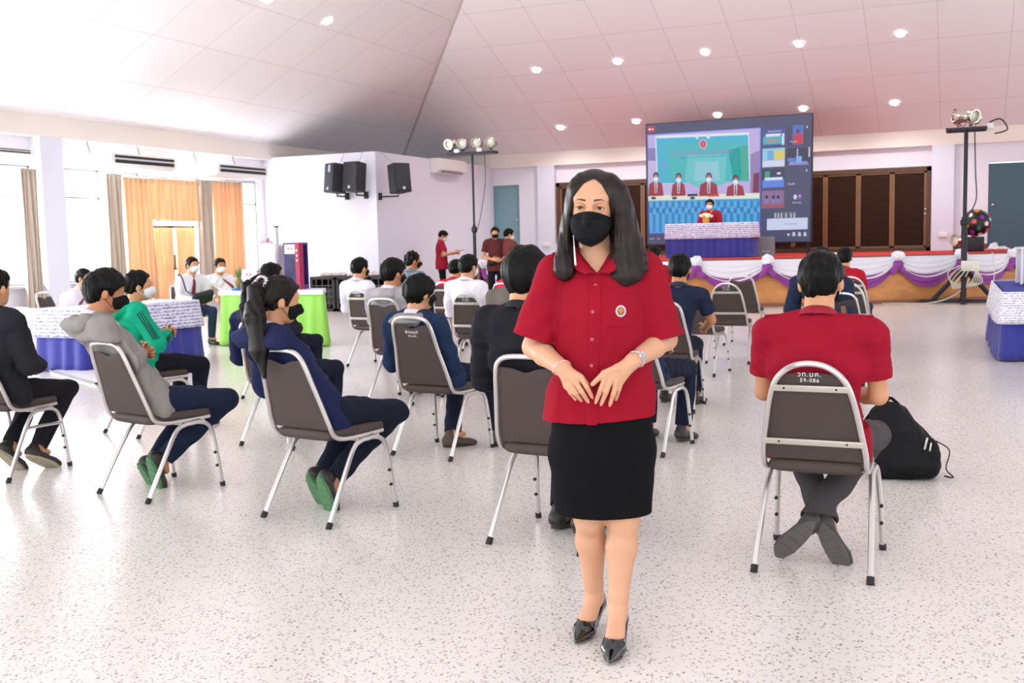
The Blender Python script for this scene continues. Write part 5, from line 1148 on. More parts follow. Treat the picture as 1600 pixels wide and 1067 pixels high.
for k in (1, -1):
    def brow(X, Y, Z):
        x, y, z = hl(X, Y, Z); u = x*k; c = .0035+.0045*np.clip((u-.012)/.022, 0, 1)-.006*np.clip((u-.036)/.016, 0, 1); th = .0036*np.clip((.055-u)/.03, .25, 1)
        return np.maximum(np.maximum(np.abs(z-c)-th, np.abs(u-.0315)-.0185), .03-y)
    shell(.0011, brow, 'eyebrow', mat('eyebrow', '#5a4236', .8))
# folded black mask
mq = SDF.__new__(SDF); mq.h, mq.lo, mq.n, mq.ax = gh.h, gh.lo, gh.n, gh.ax; mq.D = HD-.003; mq.D = np.clip(mq.D, -1, .5)
mq.add(ell(T((0, .040, -.070)), A_((.068, .072, .066))*hs, Rh), .012); mq.add(cap(T((0, .094, -.030)), T((0, .116, -.060)), .008*hs, .014*hs), .02); mq.add(ell(T((0, .062, -.098)), A_((.050, .050, .036))*hs, Rh), .02)
def mlim(X, Y, Z):
    x, y, z = hl(X, Y, Z); w_ = np.interp(z, (-.142, -.136, -.122, -.10, -.075, -.05, -.03), (.004, .020, .040, .056, .066, .0705, .071))
    return np.maximum(np.maximum(np.abs(x)-w_, z-(-.030-.018*(x/.066)**2)), .012-y+.0*z)*hs
def crease(X, Y, Z):
    x, y, z = hl(X, Y, Z); c = z-(-.050-.004*np.cos(x*40)); return .0035*np.exp(-(c/.0022)**2)*(y > .03)+.0012*np.exp(-((z+.105+.05*x*x*60)/.003)**2)*(y > .03)-.004*np.exp(-((c-.012)/.008)**2)*0
mq.warp(crease); mq.cutfn(mlim); mk = mq.build('face_mask', mat('black_pleated_mask', '#141517', .8, spec=.15, bump=(500, .3)), wm)
# ---- hair
hg = SDF((-.20, -.17, 1.24), (.17, .15, 1.68), .0030)
hg.add(ell(T((0, -.014, .020)), A_((.083, .099, .0905))*hs, Rh)); hg.add(ell(T((0, -.05, -.02)), A_((.074, .066, .085))*hs, Rh), .03)
xs = [WP(p, 300)[0] for p in (894, 897, 903, 912, 926, 930, 940, 948, 955, 958)]; zs = [1.52, 1.555, 1.590, 1.610, 1.624, 1.624, 1.606, 1.575, 1.52, 1.46]
o_ = np.argsort(xs); xs_, zs_ = A_(xs)[o_], A_(zs)[o_]
hg.cutfn(lambda X, Y, Z: np.minimum(np.minimum(np.interp(X, xs_, zs_, left=0, right=0)-Z, Y-.0), .02))
LP = [((910, 900), 290, .020, .046), ((903, 890), 300, .022, .05), ((898, 885), 325, .010, .05), ((895, 878), 355, .005, .046), ((893, 872), 385, .018, .040), ((895, 868), 408, .045, .034), ((896, 868), 424, .060, .026), ((890, 873), 432, .066, .016)]
RP = [((944, 968), 290, .024, .050), ((948, 980), 303, .034, .054), ((955, 988), 328, .032, .052), ((957, 995), 355, .026, .050), ((956, 1003), 382, .028, .046), ((954, 1009), 403, .045, .038), ((951, 1010), 420, .062, .030), ((955, 1000), 434, .072, .022), ((964, 988), 443, .076, .014)]
hc = []
for L in (LP, RP):
    q = []
    for (a, b), py, y, d in L: A0, B0 = WP(a, py, y), WP(b, py, y); q.append(((A0+B0)/2, abs(A0[0]-B0[0])/2, d))
    hc.append(q)
    for (c0, w0, d0), (c1, w1, d1) in zip(q, q[1:]): hg.add(ecap(c0, c1, (max(w0, .012), d0*.8), (max(w1, .012), d1*.8)), .030)
hg.add(ecap((.0, -.06, 1.50), (-.005, -.075, 1.34), (.10, .05), (.12, .04)), .03)
nzz = folds(1.0, 14, 3, .5)
hg.warp(lambda X, Y, Z: np.clip((1.60-Z)/.10, 0, 1)*(.0010*np.sin(240*X+120*Y+1.5*nzz(X, Y, Z))+.0006*np.sin(610*X+90*Y+2*nzz(X, Y, Z))))
HV, HF = hg.mesh(); mb = MB(); mb.add(HV, HF.tolist()); r = random.Random(5)
for q in hc:
    for n in range(110):
        th = r.uniform(-.15, PI+.15); ex = r.uniform(.98, 1.07); drop = r.uniform(-.008, .012); pts = []
        for i, (c, w_, d) in enumerate(q[1:]):
            tw = th+.05*math.sin(i*.8+n); pts.append(c+A_((w_*ex*math.cos(tw), d*.82*ex*math.sin(tw), 0))+(A_((0, 0, drop)) if i == len(q)-2 else 0))
        pts = smooth_path(pts, 4); mb.tube(pts, [.0006]+[.0012]*(len(pts)-2)+[.0004], 4, caps=False)
mb.build('hair', mat('dark_brown_long_hair', '#190e0a', .40, bump=(220, .6, (1, 1, .05), .0018), spec=.3), wm, sharp=None)
# ---- shirt
g = SDF((-.33, -.18, .77), (.33, .19, 1.42), .0036)
secs = [(.78, .0, .196, .128), (.88, -.004, .186, .122), (.98, -.014, .170, .112), (1.08, -.013, .160, .112), (1.17, -.010, .160, .118), (1.25, -.008, .158, .104), (1.31, -.008, .135, .070)]
for a, b in zip(secs, secs[1:]): g.add(ecap((a[1], 0 if a[0] < 1.2 else -.006, a[0]), (b[1], 0 if b[0] < 1.2 else -.010, b[0]), (a[2], a[3]), (b[2], b[3])), .02)
for S in (SRw, SLw): g.add(cap((0, -.022, 1.305), S, .062, .055), .025); g.add(cap((0, -.022, 1.345), S*.7+A_((0, -.006, .39)), .045, .045), .02)
CR, CL = WP(836, 529, -.012), WP(1032, 529, -.012)
f1, f2, f3 = folds(.0035, 20, 8, .7), folds(.0018, 52, 9, .7), folds(1, 9, 4)
g.warp(lambda X, Y, Z: f1(X, Y, Z)+f2(X, Y, Z)+.0035*np.sin(85*(X*.9+Z*.5)+3*f3(X, Y, Z))*np.clip((np.abs(X)-.09)/.06, 0, 1)*np.clip((1.12-Z)/.08, 0, 1))
for S, Cc, el in ((SRw, CR, 1), (SLw, CL, -1)):
    gs = SDF.__new__(SDF); gs.h, gs.lo, gs.n, gs.ax = g.h, g.lo, g.n, g.ax; gs.D = np.full(g.n, .5, np.float32)
    d = unit(Cc-S); u_ = unit(np.cross(d, (0, 1, 0))); R = np.stack([u_, unit(np.cross(d, u_)), d], 1); gs.add(ecap(S, Cc+d*.05, (.064, .060), (.086, .070), u_), 0); gs.warp(lambda X, Y, Z: f1(X, Y, Z)*.8+.0022*np.sin(70*(X*.8+Z)+2*f3(X, Y, Z))*(Z < 1.28)); gs.add(bx(Cc+d*.06, (.13, .12, .06), .002, R), 0, 'c')
    gs.add(ecap(Cc-d*.09, Cc+d*.05, (.058, .050), (.076, .060), u_), 0, 'c'); gs.warp(lambda X, Y, Z: .0018*np.exp(-((((X-Cc[0])*d[0]+(Y-Cc[1])*d[1]+(Z-Cc[2])*d[2])+.022)/.0018)**2))
    a_ = g.D; b_ = gs.D; t_ = np.clip(.5+.5*(a_-b_)/.014, 0, 1); g.D = a_*(1-t_)+b_*t_-.014*t_*(1-t_)
g.cutfn(lambda X, Y, Z: (.795+.012*np.clip((-X-.0)/.2, -.3, 1)+0*Y)-Z)
g.add(cap((.004, -.03, 1.36), (.01, -.02, 1.50), .056, .07), .006, 'c')
V0 = WP(933, 428, .09)
g.D = np.maximum(g.D, -np.broadcast_to((lambda X, Y, Z: np.maximum(np.maximum(np.abs(X-V0[0]-(Z-V0[2])*.1)-(Z-V0[2])*.72, V0[2]-Z), -.02-Y))(*g.full()), g.D.shape).astype(np.float32))
XPk = lambda Z: .004+(1.30-Z)*.045
def relief(X, Y, Z):
    fr = (Y > .02); c = np.abs(X-XPk(Z)); o = -.0028*np.clip((.019-c)/.002, 0, 1)*fr*(Z < 1.31)
    o = o+.0020*np.exp(-((c-.0215)/.0020)**2)*fr                    # stitch line beside the placket
    px, pz = X-PK[0], Z-PK[2]; ins = np.clip((np.minimum(.053-np.abs(px), .066-np.abs(pz-.0)))/.002, 0, 1)*np.clip((.105-np.abs(px)*.4-np.maximum(-pz, 0))/.004, 0, 1)
    o = o-.0030*ins*fr; o = o+.0024*np.exp(-((pz-.040)/.0020)**2)*(np.abs(px) < .053)*fr
    o = o+.0018*np.exp(-((Z-.822)/.0020)**2)
    for xx in (.13, -.135): o = o+.0020*np.exp(-((X-xx-(1.0-Z)*xx*.35)/.0018)**2)*fr*(Z < 1.17)
    return o
PK = WP(971, 480, .1); g.warp(relief)
shw = g.build('shirt', RED, wm)
def front(g_, x, z):
    i = int(round((x-g_.lo[0])/g_.h)); k = int(round((z-g_.lo[2])/g_.h)); col = g_.D[i, :, k]; j = np.where(col < 0)[0]; return float(g_.ax[1][j[-1]])+g_.h*.5 if len(j) else .1
for n, (px, py) in enumerate(((930.5, 446), (926, 487), (925, 530), (924, 571))):
    q = WP(px, py, .115); y = front(g, q[0], q[2]); q = WP(px, py, y); mb = MB(); mb.lathe([(.0065, -.001), (.0070, .001), (.0062, .0024), (.0040, .0016), (.001, .0016)], q+A_((0, 0, 0)), 16, rotm(-90)); b = mb.build('button', mat('red_button', '#a8384a', .3), shw)
    mb = MB(); [mb.lathe([(.0009, .0012), (.0008, .0020), (.0001, .0021)], q+A_((a, 0, c)), 6, rotm(-90)) for a in (-.0018, .0018) for c in (-.0018, .0018)]; mb.build('stitching', mat('pale_thread', '#d9a9ac', .8), b)
# round embroidered badge: white ring with small dark marks, golden three-tiered figure inside
q = WP(970, 486, .115); y = front(g, q[0], q[2])+.002; q = WP(970, 486, y); Rb = rotm(-90)@np.diag([1, 1.12, 1]); Rb = rotm(0, 0, 8)@Rb
WHB = mat('badge_white', '#d9cdd2', .8); GOLD = mat('badge_gold_thread', '#c9995a', .7, bump=(900, .6, (1, 1, 1), .001)); BDK = mat('badge_dark_marks', '#4a3a52', .8); BIN = mat('badge_inner', '#7b4a33', .8)
mb = MB(); mb.lathe([(.0175, -.0015), (.0178, .0012), (.0165, .002), (.001, .002)], q, 30, Rb); bd = mb.build('badge', WHB, shw)
mb = MB(); mb.lathe([(.0122, .002), (.0122, .0026), (.001, .0026)], q, 26, Rb); mb.build('badge_inner_disc', BIN, bd)
mb = MB()
for i in range(26):
    a = 2*PI*i/26; mb.box(q+Rb@A_((.0148*math.cos(a), .0148*math.sin(a), .0022)), (.0017, .0011 if i % 3 else .002, .0005), Rb@rotm(0, 0, math.degrees(a)))
mb.build('badge_lettering', BDK, bd, smooth=False)
mb = MB()
for (x, z_, w_, h_) in ((0, .0068, .0036, .004), (0, .0030, .0052, .0046), (0, -.0022, .0064, .0058), (0, -.0075, .0080, .0030), (-.0068, -.0015, .0030, .011), (.0068, -.0015, .0030, .011)):
    mb.rbox(q+Rb@A_((x, z_, .0030)), (w_, h_, .0012), .0006, Rb)
mb.build('badge_emblem', GOLD, bd)
# collar
I_ = [(V0[0]+.002, .094, V0[2]+.002), (.040, .072, 1.342), (.062, .030, 1.376), (.054, -.042, 1.402), (.004, -.088, 1.410)]; O_ = [(V0[0]+.040, .098, V0[2]-.002), (.076, .080, 1.322), (.094, .018, 1.356), (.078, -.072, 1.372), (.004, -.116, 1.372)]
mir = lambda L, c: [(2*c-x, y, z) for x, y, z in L[:-1]][::-1]
I_ = smooth_path(I_+mir(I_, .003), 4); O_ = smooth_path(O_+mir(O_, .003), 4); nI = len(I_)-1
def cf(u, v):
    t = u*nI; i = min(int(t), nI-1); f = t-i; a = I_[i]*(1-f)+I_[i+1]*f; b = O_[i]*(1-f)+O_[i+1]*f; m_ = (a+b)/2+unit(A_(((a+b)/2)[:2].tolist()+[0])-A_((.003, -.02, 0)))*.010+A_((0, 0, .010))
    return a*(1-v)**2+2*m_*v*(1-v)+b*v*v
mb = MB(); mb.sheet(cf, 40, 6, .0035); mb.build('collar', RED, shw, sharp=None)
for S in (SRw, SLw):
    k = 1 if S[0] > 0 else -1; a = A_((k*.092, -.012, 1.3875)); b = S+A_((k*.008, .0, .064)); u_ = unit(b-a); w2 = unit(np.cross((0, 0, 1), u_)); R = np.stack([u_, w2, np.cross(u_, w2)], 1); mb = MB(); mb.rbox((a+b)/2, (np.linalg.norm(b-a), .040, .006), .003, R); ep = mb.build('epaulette', RED, shw)
    mb = MB(); mb.lathe([(.006, 0), (.0055, .003), (.001, .003)], a+u_*.015+A_((0, 0, .003)), 12, R); mb.build('button', MATS['red_button'], ep)
# ---- skirt
g = SDF((-.24, -.18, .43), (.24, .18, .85), .0045)
g.add(ecap((-.008, 0, .83), (-.008, 0, .68), (.172, .115), (.184, .122)), 0); g.add(ecap((-.008, 0, .68), (-.008, .005, .40), (.184, .122), (.168, .118)), .03); g.warp(folds(.0025, 16, 6)); g.cutfn(lambda X, Y, Z: (.457-.0*X+0*Y)-Z); g.cutfn(lambda X, Y, Z: Z-.835+0*X+0*Y)
g.add(ecap((-.008, 0, .40), (-.008, 0, .56), (.158, .108), (.15, .10)), 0, 'c'); g.build('skirt', SKW, wm)
# ---- court shoes
for A, t in ((AR, tR), (AL, tL)):
    sdv = unit(np.cross(t, (0, 0, 1))); hb = A-t*.050; tip = hb+t*.240; g = SDF(np.minimum(hb, tip)*A_((1, 1, 0))-A_((.06, .06, 0)), np.maximum(hb, tip)*A_((1, 1, 0))+A_((.06, .06, .15)), .0026)
    ball = tip-t*.085; ball[2] = .031; heel = hb+t*.024; heel[2] = .088
    g.add(cap(heel, heel+A_((0, 0, .045)), .0335, .030), 0); g.add(ecap(heel, ball, (.033, .034), (.043, .029), sdv), .012); g.add(ecap(ball, A_((*tip[:2], .016))-t*.008, (.042, .027), (.008, .007), sdv), .012); g.add(cap(A+A_((0, 0, -.01)), ball, .035, .028), .01)
    H0 = hb.copy()
    def zc(X, Y, Z):
        s = (X-H0[0])*t[0]+(Y-H0[1])*t[1]; return Z-np.interp(s, (0, .02, .06, .12, .158, .168, .24), (.122, .120, .080, .060, .062, .2, .2))
    g.cutfn(zc)
    g.cutfn(lambda X, Y, Z: np.interp((X-H0[0])*t[0]+(Y-H0[1])*t[1], (0, .03, .075, .14, .17, .26), (.062, .060, .045, .008, .005, .008))-Z)
    so_ = g.build('shoe', PATENT, wm)
    mb = MB(); pth = [(s, z) for s, z in ((.02, .063), (.05, .054), (.09, .034), (.135, .006), (.17, .002), (.205, .002), (.232, .005))]; W_ = (.020, .022, .024, .032, .033, .020, .004); V = []; F = []
    for (s, z), w_ in zip(pth, W_):
        for dz in (0, .005): V += [hb*A_((1, 1, 0))+t*s-sdv*w_+A_((0, 0, z+dz)), hb*A_((1, 1, 0))+t*s+sdv*w_+A_((0, 0, z+dz))]
    for i in range(len(pth)-1): a = 4*i; F += [(a, a+4, a+5, a+1), (a+2, a+3, a+7, a+6), (a, a+2, a+6, a+4), (a+1, a+5, a+7, a+3)]
    F += [(0, 1, 3, 2), (4*len(pth)-4, 4*len(pth)-2, 4*len(pth)-1, 4*len(pth)-3)]; mb.add(V, F); mb.build('sole', mat('beige_sole_edge', '#8d7f74', .6), so_, smooth=False)
    mb = MB(); b0 = hb*A_((1, 1, 0))+t*.026; mb.lathe([(.0065, .0), (.0075, .012), (.011, .035), (.021, .062), (.026, .072)], b0+A_((0, 0, .0)), 16); mb.build('heel', PATENT, so_)
# ---- watch, bracelet, earring
def ring_at(c, d, r_, rr, name, m, flat, par, sc=1.0):
    d = unit(d); a = unit(np.cross(d, (0, 0, 1))); b = np.cross(d, a); mb = MB(); mb.tube([c+a*r_*sc*math.cos(t)+b*r_*math.sin(t) for t in np.linspace(0, 2*PI, 33)[:-1]], rr, 8, closed=True, flat=flat); return mb.build(name, m, par)
dL = unit(WL_-EL); c = WL_-dL*.018; wt = ring_at(c, dL, .0305, .0048, 'wristwatch', STEEL, .55, wm)
n_ = unit(np.cross(dL, (0, 0, 1))); n_ = n_*np.sign(n_[1]); n_ = unit(n_+A_((0, .0, .55))); s_ = unit(np.cross(n_, dL)); R = np.stack([dL, s_, n_], 1)
mb = MB(); mb.lathe([(.012, 0), (.0135, .003), (.012, .0065), (.0105, .006)], c+n_*.027, 24, R); mb.build('watch_case', STEEL, wt); mb = MB(); mb.lathe([(.0105, .0058), (.001, .0058)], c+n_*.027, 24, R); mb.build('watch_dial', mat('blue_grey_dial', '#8ea2b8', .2), wt)
dR = unit(WR_-ER); ring_at(WR_-dR*.008, dR+A_((.0, 0, -.25)), .0300, .0016, 'bracelet', mat('pale_pink_bracelet', '#f0cfc6', .4), 1, wm, 1.1)
e0, e1 = WP(895.5, 356, .060), WP(899.5, 414, .108); pts = smooth_path([e0, e0*.5+e1*.5+A_((.0, .012, 0)), e1], 8); mb = MB(); mb.tube(pts, [.0012+.0030*(i/len(pts))**1.5 for i in range(len(pts))], 6, flat=.5)
for i in range(0, len(pts), 2): mb.lathe([(.0001, -.003), (.0028, 0), (.0001, .003)], pts[i], 8)
mb.build('earring', mat('silver_tassel', '#d8d2d6', .3, .8), wm, sharp=None); mb = MB(); mb.lathe([(.0001, -.004), (.0035, -.0025), (.0045, 0), (.0035, .0025), (.0001, .004)], WP(893, 319, .045), 12); mb.build('pearl_stud', mat('pearl', '#f2efec', .2), wm)
# ================================================================ seated audience
def on_chair(c, head_px=None, hy=-.2, **kw):
    """pose on chair c ; head_px = pixel of the crown, hy = its place along the chair"""
    x, y_, yw = CH[c] if isinstance(c, str) else c; a = math.radians(yw); ex = A_((math.cos(a), math.sin(a), 0)); ey = A_((-math.sin(a), math.cos(a), 0)); O = A_((x, y_, 0))
    if head_px is not None:
        d = ray(*head_px); t = ((O+ey*hy-CP)@ey)/(d@ey); p = CP+d*t-O; kw['head'] = (float(p@ex), hy, float(p[2]))
    return dict(loc=(x, y_, 0), rz=yw, J=seated_pose(**kw))
NAV = '#1d2130'
TUCK = dict(feet=((.02, .06, .15), (-.13, .10, .12)), toes=((.25, .25, -1), (-.1, .5, -.9)))
person('person in a long black jacket and black trousers seated at the left edge', **on_chair('C1', (-12, 418), -.13, hyaw=0, knees=((.13, .37, .50), (-.14, .36, .50)), feet=((.10, .10, .14), (-.04, .02, .16)), toes=((.3, .9, -.55), (.2, .7, -.8)), arms='lap'),
       shirt=('jacket', '#26262b'), pants='#1d1c22', h=.0065, sole=SOLE_W, seed=11, mask=None, collar='#1f1f24', wide=1.08)
person('person in a grey hoodie and black mask, back turned, left foreground', **on_chair('C2', (168, 421), -.23, hyaw=-30, twist=-20, hpitch=-8, knees=((.15, .36, .50), (-.12, .37, .50)), feet=((-.04, .02, .17), (-.16, .04, .14)), toes=((-.1, .35, -1), (-.1, .5, -.8)), arms='cross', sw=.18),
       shirt=('hoodie', '#8f8a86'), pants='#1a2438', h=.006, hood=True, mask=MASKB, skin=SKIN_TAN, collar='#d9d3e2', sole=SOLE_G, seed=12, hair='full')
person('person in a bright green hooded jacket with hair tied back, at left', **on_chair('C3', (214, 421), -.12, hyaw=-27, twist=-15, arms='cross', sw=.155, hs=.97), shirt=('hoodie', '#12a67e'), pants='#1a1b26', h=.007, hood=True, mask=MASKW, female=True, collar='#ddd6e4', seed=13, hair='bun', stripes=[('R', a, .005, '#14403c') for a in (-.15, .1, .35)])
person('girl with a long brown ponytail in a navy hooded jacket, black mask', **on_chair('C4', (440, 430), -.20, hyaw=-30, hpitch=-8, twist=-24, knees=((.15, .36, .50), (-.10, .37, .50)), feet=((-.02, .02, .17), (-.16, .08, .17)), toes=((.0, .35, -1), (.0, .5, -.9)), arms='lap', sw=.172, hs=1.0),
       shirt=('hoodie', '#20264a'), pants='#181d2c', h=.0058, hood=True, mask=MASKB, female=True, collar='#d9d2dc', sole=SOLE_G, seed=14, hair='ponytail', haircol=HAIR_B)
person('girl with a black ponytail seated just behind the brown ponytail girl', **on_chair('C5', (408, 428), -.20, hyaw=-10, sw=.16, hs=.96), shirt=('jacket', '#23284a'), pants=NAV, h=.008, female=True, seed=15, hair='ponytail')
person('boy with black hair whose head shows just above the two ponytail girls', **on_chair('C34', (424, 410), -.10, hyaw=-25), shirt=('jacket', '#23262f'), pants=NAV, h=.009, seed=31, hair='short')
person('boy in a white shirt seated in front of the black crates', **on_chair('C6', (562, 402), -.12, hyaw=-12, arms='lap'), shirt=('dress', '#e6e2ec'), pants='#1b1b20', h=.008, mask=MASKB, seed=16, collar='#e6e2ec')
person('boy in a pale grey hoodie and black mask, back turned, centre left', **on_chair('C7', (614, 404), -.14, hyaw=-24, arms='cross'), shirt=('hoodie', '#a8a4a8'), pants='#20222b', h=.008, hood=True, mask=MASKB, skin=SKIN_TAN, seed=17, hair='full', collar='#e2dde2')
person('boy with spiky hair in a grey blue shirt, black mask', **on_chair('C31', (645, 393), -.10, hyaw=-38), shirt=('polo', '#7f8b9b'), pants=NAV, h=.009, mask=MASKB, skin=SKIN_TAN, seed=18, hair='spiky')
person('boy with bowl-cut hair in a dark blue jacket with grey hood', **on_chair('C8', (655, 429), -.16, hyaw=-22, knees=((.14, .37, .50), (-.14, .36, .50)), feet=((.25, .32, .095), (-.03, .14, .09)), toes=((.3, 1, -.1), (.5, .8, -.1)), sw=.175, hs=.96),
       shirt=('jacket', '#20304c'), pants='#1a1f31', h=.0065, hood=mat('grey_hood_lining', '#8e8c8e', .9), mask=MASKB, seed=19, hair='bowl', collar='#dcd8dd', shoes=mat('brown_shoe', '#54443c', .7))
person('boy in a white shirt seated below the light stand, back turned', **on_chair('C9', (732, 397), -.12, hyaw=-15, arms='lap'), shirt=('dress', '#ece8f0'), pants='#17181c', h=.008, seed=20, collar='#ece8f0', mask=MASKW)
person('person in a red shirt hidden behind the boy in white', **on_chair('C30', (712, 405), -.08, sw=.2), shirt=('polo', '#d0213c'), pants=NAV, h=.010, seed=21)
person('person in a grey green jacket hidden behind the black blazer', **on_chair('C10', (808, 402), -.12, hyaw=-10), shirt=('jacket', '#6d665f'), pants=NAV, h=.009, seed=22)
person('person in a red shirt far behind the black blazer', **on_chair('C32', (806, 402), -.08), shirt=('polo', '#d8304c'), pants=NAV, h=.010, seed=23)
person('person in a black blazer seated behind the standing woman, back turned', **on_chair('C11', (822, 386), -.16, hyaw=-6, knees=((.16, .37, .50), (-.13, .37, .50)), feet=((.10, .06, .10), (-.04, .10, .10)), toes=((.2, 1, -.15), (.2, 1, -.1)), sw=.19, hs=1.06),
       shirt=('blazer', '#1e1e24'), pants='#1b1b21', h=.0062, seed=24, hair='full', collar='#1a1a20', wide=1.08)
person('boy in a dark navy short-sleeved shirt right of the standing woman', **on_chair('C12', (1062, 396), -.10, hyaw=0, arms='knee', feet=((.16, .22, .09), (-.12, .3, .095)), toes=((.3, 1, -.1), (0, 1, -.1))), shirt=('polo', '#232940'), pants='#1c2030', h=.0075, seed=25, hair='short', skin=SKIN_TAN, mask=MASKB)
person('person in navy seated hidden behind the standing woman, knee showing', **on_chair('C20', (985, 398), -.10, arms='knee', feet=((.14, .30, .095), (-.12, .3, .095)), knees=((.15, .38, .50), (-.14, .36, .50))), shirt=('polo', '#24304a'), pants='#1a2032', h=.0075, seed=26)
person('person in a red shirt seated far behind the standing woman near the stage', **on_chair('C33', (1022, 384), -.06), shirt=('polo', '#a81c2c'), pants=NAV, h=.010, seed=27, skin=SKIN_TAN)
person('man in a red short-sleeved shirt seated in the right foreground, back turned', **on_chair('C16', (1283, 391), -.10, hyaw=0, hpitch=-4, arms='lap', sw=.215, hs=1.02, knees=((.19, .36, .50), (-.19, .36, .50)), feet=((-.05, -.04, .17), (.03, .0, .15)), toes=((-.75, .2, -.8), (.5, .25, -1)), hip=(0, -.10, .54)),
       shirt=('polo', '#96122a'), pants='#4a4547', h=.0058, mask=MASKB, seed=28, epaulettes=True, wide=1.18, shoes=mat('worn_black_shoe', '#3a3634', .6), sole=mat('worn_grey_sole', '#585450', .8, bump=(60, .5)), collar='#96122a')
person('person in a navy jacket hidden ahead of the man in red', **on_chair('C17', (1284, 386), .02, arms='down', sw=.21), shirt=('jacket', '#222b44'), pants=NAV, h=.008, seed=29, wide=1.15)
person('person in a red shirt seated nearest the stage in the right row', **on_chair('C19', (1320, 386), -.06), shirt=('polo', '#b41f30'), pants='#2a2a33', h=.010, seed=30)
# draped jacket with stripes over the chair ahead of the man in red
x, y_, yw = CH['C17']; a = math.radians(yw); mb = MB()
def fn(u, v):
    xx = (u-.5)*.36*(.75+.45*v); z = .80-.42*v; return (xx, -.385+.10*v+.012*math.sin(u*17)-.012, z)
mb.sheet(fn, 20, 10, .012); o = mb.build('jacket', mat('navy_cloth', '#242c45', .85, bump=(20, .4)), sharp=None); o.location = (x, y_, 0); o.rotation_euler.z = a; tag(o, 'navy jacket with a brown stripe hanging over a chair back', 'jacket')
mb = MB()
def fn2(u, v): p = fn(.62+.13*u, v); return (p[0], p[1]-.014, p[2])
mb.sheet(fn2, 4, 10, .004); mb.build('stripe', mat('brown_stripe', '#8b5a48', .8), o, sharp=None)
# ---------------------------------------------------------------- young men by the windows
def seat_at(px, py, z=0): p = floor_at(px, py, z); return p
def fac(x, y_, deg, head_px, hy, **kw): return on_chair((x, y_, deg), head_px, hy, **kw)
for nm, (x, y_, dg), lab in (('D1', (-10.45, 10.1, -78), 'steel chair by the left window under the man with the red tie'), ('D2', (-10.55, 12.55, -112), 'steel chair left of the green table under the young man with the bag'), ('D3', (-10.6, 14.0, -128), 'steel chair behind the green table')):
    CH[nm] = (x, y_, dg); chair(x, y_, dg, 'plain', lab, None, 'steel chairs by the window tables')
person('young man in a white shirt and red tie seated by the left window, looking right', **on_chair('D1', (130, 419), -.05, arms='knee'), shirt=('dress', '#efe9f0'), pants='#28324a', h=.009, seed=41, tie='#7d1830', face=True, skin=SKIN)
person('young man in white shirt and red tie with a black bag on his lap', **on_chair('D2', (300, 401), -.06, hyaw=8, arms='lap'), shirt=('dress', '#eeecf3'), pants='#33425c', h=.008, seed=42, tie='#7d1830', face=True, mask=MASKW)
person('young man in white shirt and red tie seated behind the green table', **on_chair('D3', (343, 403), -.05, hyaw=12, arms='knee'), shirt=('dress', '#f0edf2'), pants='#33425c', h=.008, seed=43, tie='#8a1a34', face=True, mask=MASKW, skin=SKIN_TAN)
x, y_, dg = CH['D2']; r = empty('shoulder_bag', (x, y_, 0), math.radians(dg), 'black shoulder bag resting on the lap of the young man in white', 'bag')
g = SDF((-.22, .1, .5), (.22, .5, .85), .01); g.add(bx((-.02, .30, .70), (.17, .045, .10), .04, rotm(-30, 12)), 0); g.warp(folds(.006, 25, 4)); BAGM = mat('black_bag_nylon', '#1f1f25', .6, bump=(60, .4)); g.build('bag_body', BAGM, r)
mb = MB(); mb.tube(smooth_path([(.12, .27, .76), (.13, .12, .80), (.135, .055, .93), (.14, -.005, 1.02), (.14, -.07, 1.045), (.12, -.15, .98)], 5), .012, 6, flat=.5); mb.build('strap', BAGM, r)
# ---------------------------------------------------------------- standing helpers
p = floor_at(692, 474); person('boy in a red polo shirt standing and looking down at a phone', loc=(p[0], p[1]-.0, 0), rz=-62, J=standing_pose(1.72, arms=dict(ER=(.25, .06, 1.14), EL=(-.25, .06, 1.14), HR=(.06, .33, 1.20), HL=(-.07, .32, 1.17), hdR=(-.3, .8, .2), hdL=(.4, .8, .1)), hpitch=-32, lean=.01),
       shirt=('polo', '#a32036'), pants='#1b1c21', h=.009, mask=MASKW, seed=51, face=True)
q = rotm(0, 0, -62)@A_((-.01, .46, 1.22)); mb = MB(); mb.rbox((0, 0, 0), (.07, .15, .01), .004, rotm(20)); o = mb.build('mobile_phone', mat('black_phone', '#1c1c22', .25)); o.location = (p[0]+q[0], p[1]+q[1], 1.235); o.rotation_euler.z = math.radians(-62); tag(o, 'black mobile phone held by the standing boy in red', 'phone')
p = floor_at(776, 478); p = p*(20.15/p[1]); person('boy in a brown shirt and black mask standing and facing the hall', loc=(p[0], p[1], 0), rz=-150, J=standing_pose(1.74, arms=dict(ER=(.25, .0, 1.12), EL=(-.25, .0, 1.12), HR=(.10, .28, 1.06), HL=(-.08, .28, 1.04), hdR=(-.6, .6, 0), hdL=(.6, .6, 0)), hpitch=-10, hyaw=-5),
       shirt=('polo', '#5b2c2c'), pants='#17171b', h=.009, mask=MASKB, seed=52, face=True, skin=SKIN)
p = floor_at(797, 480); p = p*(20.25/p[1]); person('boy in a lighter brown shirt and white mask standing, back turned', loc=(p[0], p[1], 0), rz=-25, J=standing_pose(1.70, arms=dict(ER=(.24, .04, 1.10), EL=(-.24, .04, 1.10), HR=(.08, .28, 1.05), HL=(-.08, .28, 1.03), hdR=(-.6, .6, 0), hdL=(.6, .6, 0)), hpitch=-12, hyaw=-25),
       shirt=('polo', '#743a38'), pants='#17171b', h=.009, mask=MASKW, seed=53, hair='short')
